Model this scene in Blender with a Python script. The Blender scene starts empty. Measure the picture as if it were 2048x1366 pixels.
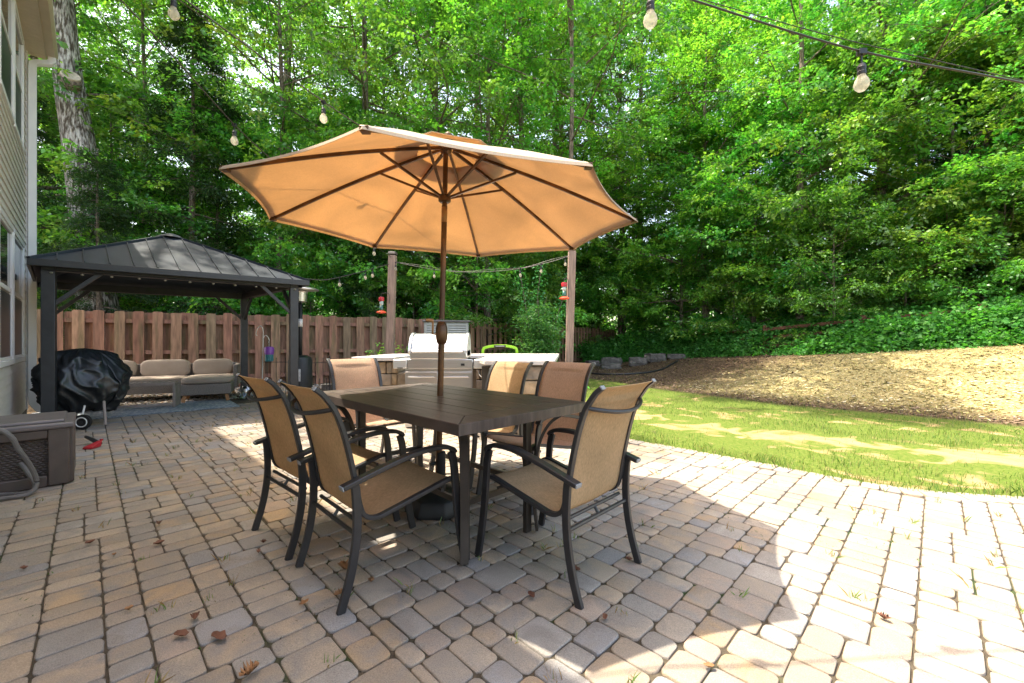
import bpy, bmesh, math, random
import numpy as np
from mathutils import Vector, Matrix, noise
R=math.radians; PI=math.pi
sc=bpy.context.scene; C=sc.collection
# ---------------------------------------------------------------- camera, sky, sun
EYE=1.15
cam_d=bpy.data.cameras.new('camera'); cam=bpy.data.objects.new('camera',cam_d); C.objects.link(cam)
cam.location=(0,0,EYE); cam.rotation_euler=(R(90),0,0)
cam_d.sensor_width=36; cam_d.lens=36*850/2048; cam_d.clip_start=0.05; cam_d.clip_end=600
sc.camera=cam
SUN=Vector((.852,-.125,-1.971)).normalized()        # direction the light travels
ELEV=math.asin(-SUN.z)
w=bpy.data.worlds.new('World'); sc.world=w; w.use_nodes=True
nt=w.node_tree; bg=nt.nodes['Background']
sky=nt.nodes.new('ShaderNodeTexSky'); sky.sky_type='NISHITA'; sky.sun_disc=False
sky.sun_elevation=ELEV; sky.sun_rotation=math.atan2(-SUN.x,-SUN.y); sky.air_density=1.0; sky.dust_density=3.0; sky.ozone_density=1.0
sky_tint=nt.nodes.new('ShaderNodeVectorMath'); sky_tint.operation='MULTIPLY'; sky_tint.inputs[1].default_value=(1.16,1.0,.84)   # warm tint multiplied into the sky colour to take blue out of the shade
nt.links.new(sky.outputs[0],sky_tint.inputs[0]); nt.links.new(sky_tint.outputs[0],bg.inputs[0]); bg.inputs[1].default_value=0.15
sl=bpy.data.lights.new('sun','SUN'); sl.energy=2.3; sl.angle=R(0.55); sl.color=(1,.91,.75)
so=bpy.data.objects.new('sun',sl); C.objects.link(so); so.rotation_euler=SUN.to_track_quat('-Z','Y').to_euler(); so.location=(-20,2,40)
sc.view_settings.view_transform='Standard'; sc.view_settings.look='None'; sc.view_settings.exposure=2.42; sc.view_settings.gamma=1.0
sc.cycles.use_denoising=True; sc.cycles.max_bounces=8; sc.cycles.transparent_max_bounces=8; sc.cycles.sample_clamp_indirect=6
sc.cycles.caustics_reflective=False; sc.cycles.caustics_refractive=False
A2=Vector((-.70711,.70711,0)); B2=Vector((.70711,.70711,0)); Z=Vector((0,0,1))

# ---------------------------------------------------------------- materials
def newmat(name):
    m=bpy.data.materials.new(name); m.use_nodes=True; return m,m.node_tree,m.node_tree.nodes['Principled BSDF']
def N(t,k,**kw):
    n=t.nodes.new(k)
    for a,b in kw.items(): setattr(n,a,b)
    return n
def mat(name,col,rough=.6,metal=0,var=.12,scale=8,bump=.1,bscale=60,attr=None,stretch=None,spec=.5,col2=None,c2scale=3,c2lo=.45,c2hi=.65,bdist=.01):
    """generic surface: base colour x noise variation (+ optional second tone in blotches) + bump"""
    m,t,p=newmat(name); L=t.links.new
    tc=N(t,'ShaderNodeTexCoord'); src=tc.outputs['Object']
    if stretch:
        mp=N(t,'ShaderNodeMapping'); mp.inputs['Scale'].default_value=stretch; L(src,mp.inputs[0]); src=mp.outputs[0]
    n1=N(t,'ShaderNodeTexNoise'); n1.inputs['Scale'].default_value=scale; n1.inputs['Detail'].default_value=6; L(src,n1.inputs['Vector'])
    mr=N(t,'ShaderNodeMapRange'); mr.inputs[1].default_value=.3; mr.inputs[2].default_value=.7; mr.inputs[3].default_value=1-var; mr.inputs[4].default_value=1+var
    L(n1.outputs[0],mr.inputs[0])
    mul=N(t,'ShaderNodeVectorMath',operation='SCALE'); L(mr.outputs[0],mul.inputs['Scale'])
    if attr:
        a=N(t,'ShaderNodeAttribute'); a.attribute_name=attr; base=a.outputs['Color']
    else:
        rgb=N(t,'ShaderNodeRGB'); rgb.outputs[0].default_value=(*col,1); base=rgb.outputs[0]
    if col2:
        n2=N(t,'ShaderNodeTexNoise'); n2.inputs['Scale'].default_value=c2scale; n2.inputs['Detail'].default_value=5; L(src,n2.inputs['Vector'])
        m2=N(t,'ShaderNodeMapRange'); m2.inputs[1].default_value=c2lo; m2.inputs[2].default_value=c2hi; L(n2.outputs[0],m2.inputs[0])
        mx=N(t,'ShaderNodeMix',data_type='RGBA'); L(m2.outputs[0],mx.inputs[0]); L(base,mx.inputs[6]); mx.inputs[7].default_value=(*col2,1); base=mx.outputs[2]
    L(base,mul.inputs[0]); L(mul.outputs[0],p.inputs['Base Color'])
    p.inputs['Roughness'].default_value=rough; p.inputs['Metallic'].default_value=metal; p.inputs['Specular IOR Level'].default_value=spec
    if bump:
        n3=N(t,'ShaderNodeTexNoise'); n3.inputs['Scale'].default_value=bscale; n3.inputs['Detail'].default_value=5; L(src,n3.inputs['Vector'])
        b=N(t,'ShaderNodeBump'); b.inputs['Strength'].default_value=bump; b.inputs['Distance'].default_value=bdist; L(n3.outputs[0],b.inputs['Height']); L(b.outputs[0],p.inputs['Normal'])
    return m
def leafmat(name,boost=1.0,trans=.5,gloss=.06,tint=(1.5,1.75,.55)):
    m=bpy.data.materials.new(name); m.use_nodes=True; t=m.node_tree; t.nodes.remove(t.nodes['Principled BSDF']); L=t.links.new
    out=t.nodes['Material Output']; a=N(t,'ShaderNodeAttribute'); a.attribute_name='col'
    s=N(t,'ShaderNodeVectorMath',operation='SCALE'); s.inputs['Scale'].default_value=boost; L(a.outputs['Color'],s.inputs[0])
    oi=N(t,'ShaderNodeObjectInfo'); hs=N(t,'ShaderNodeHueSaturation'); mh=N(t,'ShaderNodeMapRange'); mh.inputs[3].default_value=.468; mh.inputs[4].default_value=.522; L(oi.outputs['Random'],mh.inputs[0]); L(mh.outputs[0],hs.inputs['Hue']); hs.inputs['Saturation'].default_value=.93
    mv=N(t,'ShaderNodeMapRange'); mv.inputs[3].default_value=.78; mv.inputs[4].default_value=1.3; L(oi.outputs['Random'],mv.inputs[0]); L(mv.outputs[0],hs.inputs['Value']); L(s.outputs[0],hs.inputs['Color'])
    d=N(t,'ShaderNodeBsdfDiffuse'); L(hs.outputs[0],d.inputs[0])
    tr=N(t,'ShaderNodeBsdfTranslucent'); tm=N(t,'ShaderNodeVectorMath',operation='MULTIPLY'); tm.inputs[1].default_value=tint; L(hs.outputs[0],tm.inputs[0]); L(tm.outputs[0],tr.inputs[0])
    mx=N(t,'ShaderNodeMixShader'); mx.inputs[0].default_value=trans; L(d.outputs[0],mx.inputs[1]); L(tr.outputs[0],mx.inputs[2])
    g=N(t,'ShaderNodeBsdfGlossy'); g.inputs['Roughness'].default_value=.38; g.inputs[0].default_value=(.9,1,.95,1)
    m3=N(t,'ShaderNodeMixShader'); m3.inputs[0].default_value=gloss; L(mx.outputs[0],m3.inputs[1]); L(g.outputs[0],m3.inputs[2]); L(m3.outputs[0],out.inputs[0])
    return m
def clothmat(name,col,tcol,trans=.4,stain=None,sscale=2.2,weave=420,rough=.9,see=0,amp=.25,wa=.19):
    """woven cloth: diffuse + translucent, faint weave and stains; see = share of open mesh"""
    m=bpy.data.materials.new(name); m.use_nodes=True; t=m.node_tree; t.nodes.remove(t.nodes['Principled BSDF']); L=t.links.new
    out=t.nodes['Material Output']; tc=N(t,'ShaderNodeTexCoord')
    n=N(t,'ShaderNodeTexNoise'); n.inputs['Scale'].default_value=sscale; n.inputs['Detail'].default_value=7; n.inputs['Distortion'].default_value=1.2; L(tc.outputs['Object'],n.inputs[0])
    mr=N(t,'ShaderNodeMapRange'); mr.inputs[1].default_value=.35; mr.inputs[2].default_value=.75; mr.inputs[3].default_value=1; mr.inputs[4].default_value=1-amp; L(n.outputs[0],mr.inputs[0])
    wv=N(t,'ShaderNodeTexNoise'); wv.inputs['Scale'].default_value=weave; wv.inputs['Detail'].default_value=1; mp=N(t,'ShaderNodeMapping'); mp.inputs['Scale'].default_value=(1,.15,.15); L(tc.outputs['Object'],mp.inputs[0]); L(mp.outputs[0],wv.inputs[0])
    mw=N(t,'ShaderNodeMapRange'); mw.inputs[1].default_value=.3; mw.inputs[2].default_value=.7; mw.inputs[3].default_value=1-wa; mw.inputs[4].default_value=1+wa*.9; L(wv.outputs[0],mw.inputs[0])
    mm=N(t,'ShaderNodeMath',operation='MULTIPLY'); L(mr.outputs[0],mm.inputs[0]); L(mw.outputs[0],mm.inputs[1])
    def sc_(c):
        v=N(t,'ShaderNodeVectorMath',operation='SCALE'); v.inputs[0].default_value=c; L(mm.outputs[0],v.inputs['Scale']); return v.outputs[0]
    d=N(t,'ShaderNodeBsdfDiffuse'); L(sc_(col),d.inputs[0]); tr=N(t,'ShaderNodeBsdfTranslucent'); L(sc_(tcol),tr.inputs[0])
    mx=N(t,'ShaderNodeMixShader'); mx.inputs[0].default_value=trans; L(d.outputs[0],mx.inputs[1]); L(tr.outputs[0],mx.inputs[2]); o=mx.outputs[0]
    if see:
        tp=N(t,'ShaderNodeBsdfTransparent'); m2=N(t,'ShaderNodeMixShader'); m2.inputs[0].default_value=see; L(o,m2.inputs[1]); L(tp.outputs[0],m2.inputs[2]); o=m2.outputs[0]
    L(o,out.inputs[0]); return m
def glassmat(name,tint=(.9,.95,1),see=.6,rough=.03):
    m=bpy.data.materials.new(name); m.use_nodes=True; t=m.node_tree; t.nodes.remove(t.nodes['Principled BSDF']); L=t.links.new
    g=N(t,'ShaderNodeBsdfGlossy'); g.inputs['Roughness'].default_value=rough; tp=N(t,'ShaderNodeBsdfTransparent'); tp.inputs[0].default_value=(*tint,1)
    mx=N(t,'ShaderNodeMixShader'); mx.inputs[0].default_value=see; L(g.outputs[0],mx.inputs[1]); L(tp.outputs[0],mx.inputs[2]); L(mx.outputs[0],t.nodes['Material Output'].inputs[0]); return m
M={}
M['metal']=mat('black_powder_coat',(.022,.022,.025),.42,0,.25,14,.05,300,spec=.6)
M['metal2']=mat('brown_black_metal',(.035,.028,.024),.4,0,.25,14,.05,300,spec=.6)
M['cap']=mat('grey_plastic_cap',(.28,.29,.31),.4,0,.1,20,0)
M['sling']=clothmat('tan_sling_cloth',(.64,.49,.31),(.70,.50,.29),.48,see=.05)
M['slingr']=clothmat('red_brown_sling_cloth',(.66,.47,.34),(.62,.43,.30),.38,see=.04)
M['canopy']=clothmat('beige_canopy_cloth',(.74,.67,.56),(.72,.49,.27),.5,sscale=1.5,amp=.26,weave=300,wa=.05)
M['table']=mat('dark_painted_planks',(.068,.052,.048),.42,0,.45,5,.12,120,stretch=(.6,6,1),col2=(.10,.078,.062),c2scale=6,c2lo=.5,c2hi=.75)
M['pole']=mat('bronze_pole',(.075,.038,.018),.35,.35,.2,10,.03,200,col2=(.16,.075,.03),c2scale=5)
M['black']=mat('black_resin',(.014,.016,.018),.5,0,.3,10,.2,90)
M['rubber']=mat('black_rubber',(.012,.012,.012),.75)
M['siding']=mat('cream_vinyl_siding',(.64,.60,.54),.5,0,.06,3,.05,200,stretch=(1,1,8))
M['trimw']=mat('white_vinyl_trim',(.74,.73,.72),.4,0,.05,3,.02)
M['gutter']=mat('cream_gutter',(.62,.53,.41),.35,0,.06,4,.02)
M['screen']=mat('dark_window_screen',(.035,.035,.04),.35,0,.1,4,0,spec=.7)
M['pane']=mat('dark_window_glass',(.02,.03,.03),.04,0,.1,4,0,spec=1)
M['gaz']=mat('black_gazebo_metal',(.020,.022,.026),.45,0,.25,10,.06,150,spec=.6)
M['roof']=mat('dark_steel_roof',(.028,.037,.050),.55,0,.2,3,.06,40,spec=.2)
M['fence']=mat('weathered_fence_wood',(.3,.2,.1),.85,0,.35,4,.35,30,attr='col',stretch=(6,6,.7),col2=(.13,.11,.05),c2scale=1.3,c2lo=.48,c2hi=.72)
M['post']=mat('weathered_post_wood',(.27,.19,.15),.85,0,.3,5,.35,30,stretch=(6,6,.6))
M['rail']=mat('old_red_brown_rail',(.13,.055,.03),.85,0,.3,5,.35,30)
M['cushion']=mat('taupe_cushion_cloth',(.34,.28,.23),.95,0,.08,6,.15,400)
M['wicker']=mat('grey_wicker',(.23,.20,.18),.75,0,.3,60,.8,160)
M['teak']=mat('orange_wood_legs',(.36,.17,.06),.5,0,.2,8,.1,80)
M['slat']=mat('grey_wood_slats',(.30,.25,.22),.7,0,.2,8,.2,80)
M['cover']=mat('black_grill_cover',(.012,.016,.019),.42,0,.4,3,.25,14,spec=.7,bdist=.03)
M['steel']=mat('brushed_steel',(.62,.62,.62),.30,.92,.08,4,.04,300,stretch=(1,1,25))
M['steelw']=mat('pale_steel_lid',(.78,.79,.80),.36,.75,.05,4,.02,200)
M['counter']=mat('pale_stone_counter',(.66,.62,.58),.5,0,.12,14,.05,100)
M['stone']=mat('tan_wall_stone',(.34,.26,.19),.9,0,.35,9,.8,26,attr='col',bdist=.02)
M['rock']=mat('grey_rough_rock',(.11,.10,.09),.9,0,.45,5,1.0,10,bdist=.05)
M['pebble']=mat('river_pebbles',(.3,.27,.24),.8,0,.2,5,.2,60,attr='col')
M['resin']=mat('brown_resin_box',(.095,.072,.062),.45,0,.15,8,.08,150,spec=.5)
M['resinlid']=mat('grey_brown_resin_lid',(.15,.13,.13),.4,0,.12,8,.06,150)
M['hose']=mat('grey_hose',(.16,.15,.145),.5,0,.2,10,.1,60)
M['shed']=mat('grey_resin_shed',(.36,.37,.34),.55,0,.08,8,.04,80)
M['red']=mat('red_plastic',(.42,.02,.03),.35,0,.1,8,0)
M['orange']=mat('orange_red_plastic',(.75,.10,.05),.35,0,.1,8,0)
M['lime']=mat('lime_green_plastic',(.35,.72,.03),.35,0,.08,8,0)
M['white']=mat('white_painted_metal',(.75,.74,.70),.4,0,.08,8,0)
M['purple']=mat('purple_plastic',(.22,.06,.36),.35,0,.1,8,0)
M['teal']=mat('teal_plastic',(.03,.17,.20),.3,0,.1,8,0)
M['nectar']=mat('dark_green_glass',(.02,.10,.07),.08,0,.1,8,0,spec=.9)
M['glass']=glassmat('clear_glass')
M['bulb']=clothmat('frosted_bulb_glass',(.66,.62,.50),(.75,.72,.6),.55,see=.35,weave=5,amp=.05,sscale=5)
M['rug']=mat('blue_grey_woven_rug',(.19,.235,.29),.95,0,.3,70,.3,200,col2=(.36,.39,.42),c2scale=24,c2lo=.5,c2hi=.56)
M['label']=mat('pale_paper_label',(.62,.62,.62),.6,0,.3,60,0)
M['badge']=mat('teal_badge_edge',(.10,.35,.33),.5)
M['rust']=mat('bare_worn_pole',(.36,.20,.09),.5,.2,.2,12,.05)
M['bark']=mat('grey_brown_bark',(.24,.19,.15),.95,0,.5,5,1.0,9,stretch=(5,5,1),bdist=.05,col2=(.07,.055,.04),c2scale=6)
M['barkw']=mat('pale_oak_bark',(.56,.53,.50),.95,0,.3,3,1.0,5,stretch=(5,5,1.0),bdist=.12,col2=(.10,.08,.062),c2scale=4.5,c2lo=.40,c2hi=.58)
M['leaf']=leafmat('green_tree_leaves',1.85,.47,.05,(1.35,1.45,.6))
M['needle']=leafmat('dark_cedar_foliage',1.15,.35,.03)
M['vine']=leafmat('vine_leaves',1.3,.4,.015,tint=(1.2,1.5,.5))
M['blade']=leafmat('grass_blades',1.0,.35,.03,tint=(1.2,1.3,.5))
M['dryleaf']=mat('dry_brown_leaf',(.17,.07,.04),.7,0,.4,20,.2,60)
M['dryleaf2']=mat('dry_tan_leaf',(.34,.17,.07),.7,0,.4,20,.2,60)
M['litter']=mat('leaf_and_chip_litter',(.4,.3,.2),.9,0,.2,9,0,attr='col')
M['scar']=mat('pale_cut_wood',(.50,.42,.34),.9,0,.2,20,.4,60)

# ---------------------------------------------------------------- mesh helpers
class MB:
    def __init__(s): s.v=[]; s.f=[]; s.c=[]; s.cc=None
    def add(s,vs,fs,col=None):
        o=len(s.v); s.v.extend([tuple(x) for x in vs]); s.f.extend([tuple(i+o for i in f) for f in fs]); s.c.extend([col or s.cc]*len(fs)); return s
    def box(s,c,d,rz=0,col=None,m=None,taper=1.0):
        x,y,z=d[0]/2,d[1]/2,d[2]/2; vs=[]
        for k,(a,b,e) in enumerate([(-x,-y,-z),(x,-y,-z),(x,y,-z),(-x,y,-z),(-x,-y,z),(x,-y,z),(x,y,z),(-x,y,z)]):
            if k>3: a*=taper; b*=taper
            if m is not None: p=m@Vector((a,b,e))
            else: p=Vector((a*math.cos(rz)-b*math.sin(rz),a*math.sin(rz)+b*math.cos(rz),e))
            vs.append((p.x+c[0],p.y+c[1],p.z+c[2]))
        return s.add(vs,[(0,3,2,1),(4,5,6,7),(0,1,5,4),(1,2,6,5),(2,3,7,6),(3,0,4,7)],col)
    def bar(s,a,b,wd,th,up=(0,0,1),col=None): return s.sweep([a,b],[(-wd/2,-th/2),(wd/2,-th/2),(wd/2,th/2),(-wd/2,th/2)],up,col)
    def sweep(s,pts,prof,up=(0,0,1),col=None,scales=None,caps=True):
        pts=[Vector(p) for p in pts]; up=Vector(up); n=len(prof); vs=[]; fs=[]
        for i,p in enumerate(pts):
            t=((pts[min(i+1,len(pts)-1)]-pts[max(i-1,0)])).normalized()
            sd=t.cross(up)
            if sd.length<1e-4: sd=t.cross(Vector((1,0,0)) if abs(t.x)<.9 else Vector((0,1,0)))
            sd.normalize(); nn=sd.cross(t).normalized(); k=scales[i] if scales else 1
            for (a,b) in prof: vs.append(p+sd*a*k+nn*b*k)
        for i in range(len(pts)-1):
            for j in range(n): fs.append((i*n+j,i*n+(j+1)%n,(i+1)*n+(j+1)%n,(i+1)*n+j))
        if caps: fs.append(tuple(range(n-1,-1,-1))); fs.append(tuple((len(pts)-1)*n+j for j in range(n)))
        return s.add(vs,fs,col)
    def tube(s,pts,r,n=8,up=(0,0,1),col=None,scales=None): return s.sweep(pts,[(r*math.cos(2*PI*k/n),r*math.sin(2*PI*k/n)) for k in range(n)],up,col,scales)
    def lathe(s,c,prof,n=20,col=None,axis=None):
        vs=[]; fs=[]; q=axis.to_track_quat('Z','Y').to_matrix() if axis is not None else Matrix.Identity(3)
        for (r,z) in prof:
            for k in range(n):
                a=2*PI*k/n; p=q@Vector((r*math.cos(a),r*math.sin(a),z)); vs.append((p.x+c[0],p.y+c[1],p.z+c[2]))
        for i in range(len(prof)-1):
            for k in range(n): fs.append((i*n+k,i*n+(k+1)%n,(i+1)*n+(k+1)%n,(i+1)*n+k))
        fs.append(tuple(range(n-1,-1,-1))); fs.append(tuple((len(prof)-1)*n+k for k in range(n)))
        return s.add(vs,fs,col)
    def grid(s,fn,nu,nv,col=None):
        vs=[fn(i/nu,j/nv) for j in range(nv+1) for i in range(nu+1)]
        return s.add(vs,[(j*(nu+1)+i,j*(nu+1)+i+1,(j+1)*(nu+1)+i+1,(j+1)*(nu+1)+i) for j in range(nv) for i in range(nu)],col)
    def build(s,name,m,parent=None,smooth=False,bevel=0,solid=0,label=None,seg=2,sub=0):
        me=bpy.data.meshes.new(name); me.from_pydata(s.v,[],s.f); me.update()
        if any(c is not None for c in s.c):
            a=me.color_attributes.new('col','FLOAT_COLOR','CORNER'); arr=np.ones((len(me.loops),4),np.float32); k=0
            for f,c in zip(s.f,s.c):
                if c is not None: arr[k:k+len(f),:3]=c
                k+=len(f)
            a.data.foreach_set('color',arr.ravel())
        me.materials.append(m)
        if smooth: me.shade_smooth()
        o=bpy.data.objects.new(name,me); C.objects.link(o)
        if parent: o.parent=parent
        if solid: x=o.modifiers.new('s','SOLIDIFY'); x.thickness=solid; x.offset=0
        if bevel: x=o.modifiers.new('b','BEVEL'); x.width=bevel; x.segments=seg; x.limit_method='ANGLE'; x.angle_limit=R(35)
        if sub: x=o.modifiers.new('u','SUBSURF'); x.levels=sub; x.render_levels=sub
        if bevel and not smooth:
            try: me.shade_smooth(); me.set_sharp_from_angle(angle=R(40))
            except Exception: pass
        if label: o['label']=label
        return o
def tag(o,label=None,cat=None,group=None,kind=None):
    if label: o['label']=label
    if cat: o['category']=cat
    if group: o['group']=group
    if kind: o['kind']=kind
    return o
def thing(name,loc,rz=0,label=None,cat=None,group=None):
    o=bpy.data.objects.new(name,None); C.objects.link(o); o.location=loc; o.rotation_euler=(0,0,rz); o.empty_display_size=.1
    return tag(o,label,cat,group)
def copy_tree(o,parent=None):
    c=o.copy(); C.objects.link(c)
    if parent: c.parent=parent
    for ch in list(o.children): copy_tree(ch,c)
    return c
def qmesh(name,V,m,col=None,parent=None,F=None,smooth=False):
    """fast mesh of quads (or tris) from numpy; V (n,k,3), one face per row"""
    n,k=V.shape[:2]; me=bpy.data.meshes.new(name); me.vertices.add(n*k); me.vertices.foreach_set('co',V.astype(np.float32).ravel())
    me.loops.add(n*k); me.loops.foreach_set('vertex_index',np.arange(n*k,dtype=np.int32)); me.polygons.add(n)
    me.polygons.foreach_set('loop_start',np.arange(0,n*k,k,dtype=np.int32)); me.update(calc_edges=True)
    if col is not None:
        a=me.color_attributes.new('col','FLOAT_COLOR','CORNER'); arr=np.ones((n*k,4),np.float32); arr[:,:3]=np.repeat(col,k,axis=0); a.data.foreach_set('color',arr.ravel())
    me.materials.append(m)
    o=bpy.data.objects.new(name,me); C.objects.link(o)
    if parent: o.parent=parent
    return o
def bez(pts,n=6):
    """Catmull-Rom through pts"""
    P=[Vector(p) for p in pts]; P=[2*P[0]-P[1]]+P+[2*P[-1]-P[-2]]; out=[]
    for i in range(1,len(P)-2):
        for k in range(n):
            t=k/n; a,b,c,d=P[i-1],P[i],P[i+1],P[i+2]
            out.append(.5*((2*b)+(c-a)*t+(2*a-5*b+4*c-d)*t*t+(3*b-a-3*c+d)*t**3))
    out.append(P[-2]); return out

# ---------------------------------------------------------------- ground, patio
rng=np.random.default_rng(7); rnd=random.Random(11)
CURVE=[(.72,9.3),(.70,7.4),(.80,6.3),(1.0,5.5),(1.34,4.94),(1.8,4.47),(2.25,4.02),(2.70,3.52),(3.08,3.24),(3.75,3.06),(5.2,2.85),(9,2.5)]
PATIO=[(-7.45,6.45),(-6.1,8.0),(-4.9,9.1),(-3.2,9.35)]+CURVE+[(9,-3.2),(2.25,-3.2)]
def inpoly(P,x,y):
    x=np.asarray(x,float); y=np.asarray(y,float); r=np.zeros(x.shape,bool); n=len(P)
    for i in range(n):
        x1,y1=P[i]; x2,y2=P[(i+1)%n]
        if y1==y2: continue
        c=((y1>y)!=(y2>y))&(x<(x2-x1)*(y-y1)/(y2-y1)+x1); r^=c
    return r
def polydist(P,x,y,closed=False):
    x=np.asarray(x,float); y=np.asarray(y,float); d=np.full(x.shape,1e9)
    for i in range(len(P)-(0 if closed else 1)):
        x1,y1=P[i]; x2,y2=P[(i+1)%len(P)]; dx,dy=x2-x1,y2-y1; t=np.clip(((x-x1)*dx+(y-y1)*dy)/(dx*dx+dy*dy),0,1)
        d=np.minimum(d,np.hypot(x-x1-t*dx,y-y1-t*dy))
    return d
def smooth(e0,e1,v): t=np.clip((v-e0)/(e1-e0),0,1); return t*t*(3-2*t)
BED=[(2.2,13.6),(3.1,11.8),(3.45,10.5),(4.9,7.76),(6.2,6.6),(7.4,5.2),(9.5,2.8),(14,-2)]   # foot of the mulch bank
def bankdist(x,y):
    d=polydist(BED,x,y); xs=np.interp(np.asarray(y,float),[-2,2.8,5.2,6.6,7.76,10.5,11.8,13.6,40],[14,9.5,7.4,6.2,4.9,3.45,3.1,2.2,2.2])
    return np.where(np.asarray(x,float)>xs,d,-d)
def hgt(x,y):
    x=np.asarray(x,float); y=np.asarray(y,float); d=bankdist(x,y)
    pl=np.clip(.30+(x-5.3)*.13,.18,1.15)
    h=pl*smooth(-.3,5.0,d)+.012*np.sin(x*2.1+y*1.3)*smooth(.3,1.5,d)
    return h
xs=np.concatenate([np.linspace(-90,-20,10,endpoint=False),np.linspace(-20,0,50,endpoint=False),np.linspace(0,14,100,endpoint=False),np.linspace(14,30,30,endpoint=False),np.linspace(30,90,10)])
ys=np.concatenate([np.linspace(-30,-4,10,endpoint=False),np.linspace(-4,2,20,endpoint=False),np.linspace(2,16,110,endpoint=False),np.linspace(16,40,40,endpoint=False),np.linspace(40,140,12)])
X,Y=np.meshgrid(xs,ys); H=hgt(X,Y); ins=inpoly(PATIO,X,Y); H=np.where(ins&(polydist(PATIO,X,Y,True)>.25),-.06,H-.004)
H=np.where(ins,np.minimum(H,-.03),H)
nx,ny=len(xs),len(ys); me=bpy.data.meshes.new('ground'); idx=np.arange(nx*ny).reshape(ny,nx)
fc=np.stack([idx[:-1,:-1],idx[:-1,1:],idx[1:,1:],idx[1:,:-1]],-1).reshape(-1,4)
me.from_pydata(np.stack([X,Y,H],-1).reshape(-1,3).tolist(),[],fc.tolist())
D=bankdist(X,Y)
zone=np.zeros((ny,nx,4),np.float32); zone[...,3]=1
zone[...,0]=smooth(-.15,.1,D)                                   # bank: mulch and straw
FENCE0=Vector((-10.9,8.77,0)); FENCE1=Vector((-2.59,12.64,0))
zone[...,1]=np.where((X<.9)|(Y>13.6-.0*X),1,0)*(1-zone[...,0])     # bare soil behind the patio and under the trees
zone[...,1]=np.maximum(zone[...,1],smooth(5.2,6.5,D))
zone[...,2]=smooth(.0,1.4,D)*smooth(12.8,8.8,Y-.35*X+2.0)  # pale straw on the sunlit bank; dark mulch tone also paints its shaded part
BARE=[(1.6,7.4),(2.1,6.4),(3.0,5.25),(4.4,4.35),(6.2,3.85)]
zone[...,3]=np.exp(-(polydist(BARE,X,Y)/(.42+.0*X))**2)         # bare dirt band in the lawn
a=me.color_attributes.new('zone','FLOAT_COLOR','POINT'); a.data.foreach_set('color',zone.ravel()); me.shade_smooth()
gm,t,p=newmat('lawn_soil_and_mulch'); L=t.links.new
at=N(t,'ShaderNodeAttribute'); at.attribute_name='zone'; sep=N(t,'ShaderNodeSeparateColor'); L(at.outputs['Color'],sep.inputs[0]); tc=N(t,'ShaderNodeTexCoord')
def nz(sca,det=6,dist=0):
    n=N(t,'ShaderNodeTexNoise'); n.inputs['Scale'].default_value=sca; n.inputs['Detail'].default_value=det; n.inputs['Distortion'].default_value=dist; L(tc.outputs['Object'],n.inputs[0]); return n.outputs[0]
def rampc(src,a,b,c1,c2):
    m=N(t,'ShaderNodeMapRange'); m.inputs[1].default_value=a; m.inputs[2].default_value=b; L(src,m.inputs[0])
    x=N(t,'ShaderNodeMix',data_type='RGBA'); L(m.outputs[0],x.inputs[0])
    for i,c in ((6,c1),(7,c2)):
        if isinstance(c,tuple): x.inputs[i].default_value=(*c,1)
        else: L(c,x.inputs[i])
    return x.outputs[2]
def mixc(f,c1,c2):
    x=N(t,'ShaderNodeMix',data_type='RGBA'); L(f,x.inputs[0])
    for i,c in ((6,c1),(7,c2)):
        if isinstance(c,tuple): x.inputs[i].default_value=(*c,1)
        else: L(c,x.inputs[i])
    return x.outputs[2]
bm_=N(t,'ShaderNodeMath',operation='MULTIPLY_ADD'); L(nz(1.9,8,1.0),bm_.inputs[0]); bm_.inputs[1].default_value=3.2; al_=N(t,'ShaderNodeMath',operation='MULTIPLY'); al_.inputs[1].default_value=.5; L(at.outputs['Alpha'],al_.inputs[0]); L(al_.outputs[0],bm_.inputs[2])
lawn=rampc(nz(26,7),.3,.7,(.07,.125,.016),(.14,.165,.04)); lawn=rampc(bm_.outputs[0],1.85,2.2,lawn,rampc(nz(5,8),.35,.65,(.30,.20,.10),(.38,.27,.14)))
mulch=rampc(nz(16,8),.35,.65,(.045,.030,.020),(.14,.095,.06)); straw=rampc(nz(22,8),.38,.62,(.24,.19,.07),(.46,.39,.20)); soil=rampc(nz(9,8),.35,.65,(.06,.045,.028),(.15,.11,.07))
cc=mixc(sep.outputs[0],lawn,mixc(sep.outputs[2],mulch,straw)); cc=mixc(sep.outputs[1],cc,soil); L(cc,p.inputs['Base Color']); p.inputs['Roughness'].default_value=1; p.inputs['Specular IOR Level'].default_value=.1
b=N(t,'ShaderNodeBump'); b.inputs['Strength'].default_value=.8; b.inputs['Distance'].default_value=.03; L(nz(35,8),b.inputs['Height']); L(b.outputs[0],p.inputs['Normal'])
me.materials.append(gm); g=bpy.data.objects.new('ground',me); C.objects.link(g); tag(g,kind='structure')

# sand bed between the pavers
sm=mat('dark_joint_sand',(.075,.06,.04),1,0,.4,20,.6,120,col2=(.03,.05,.012),c2scale=1.6,c2lo=.56,c2hi=.64)
mb=MB(); mb.add([(x,y,-.0095) for x,y in PATIO],[tuple(range(len(PATIO)))]); o=mb.build('patio_sand_bed',sm); tag(o,kind='structure')
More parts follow.
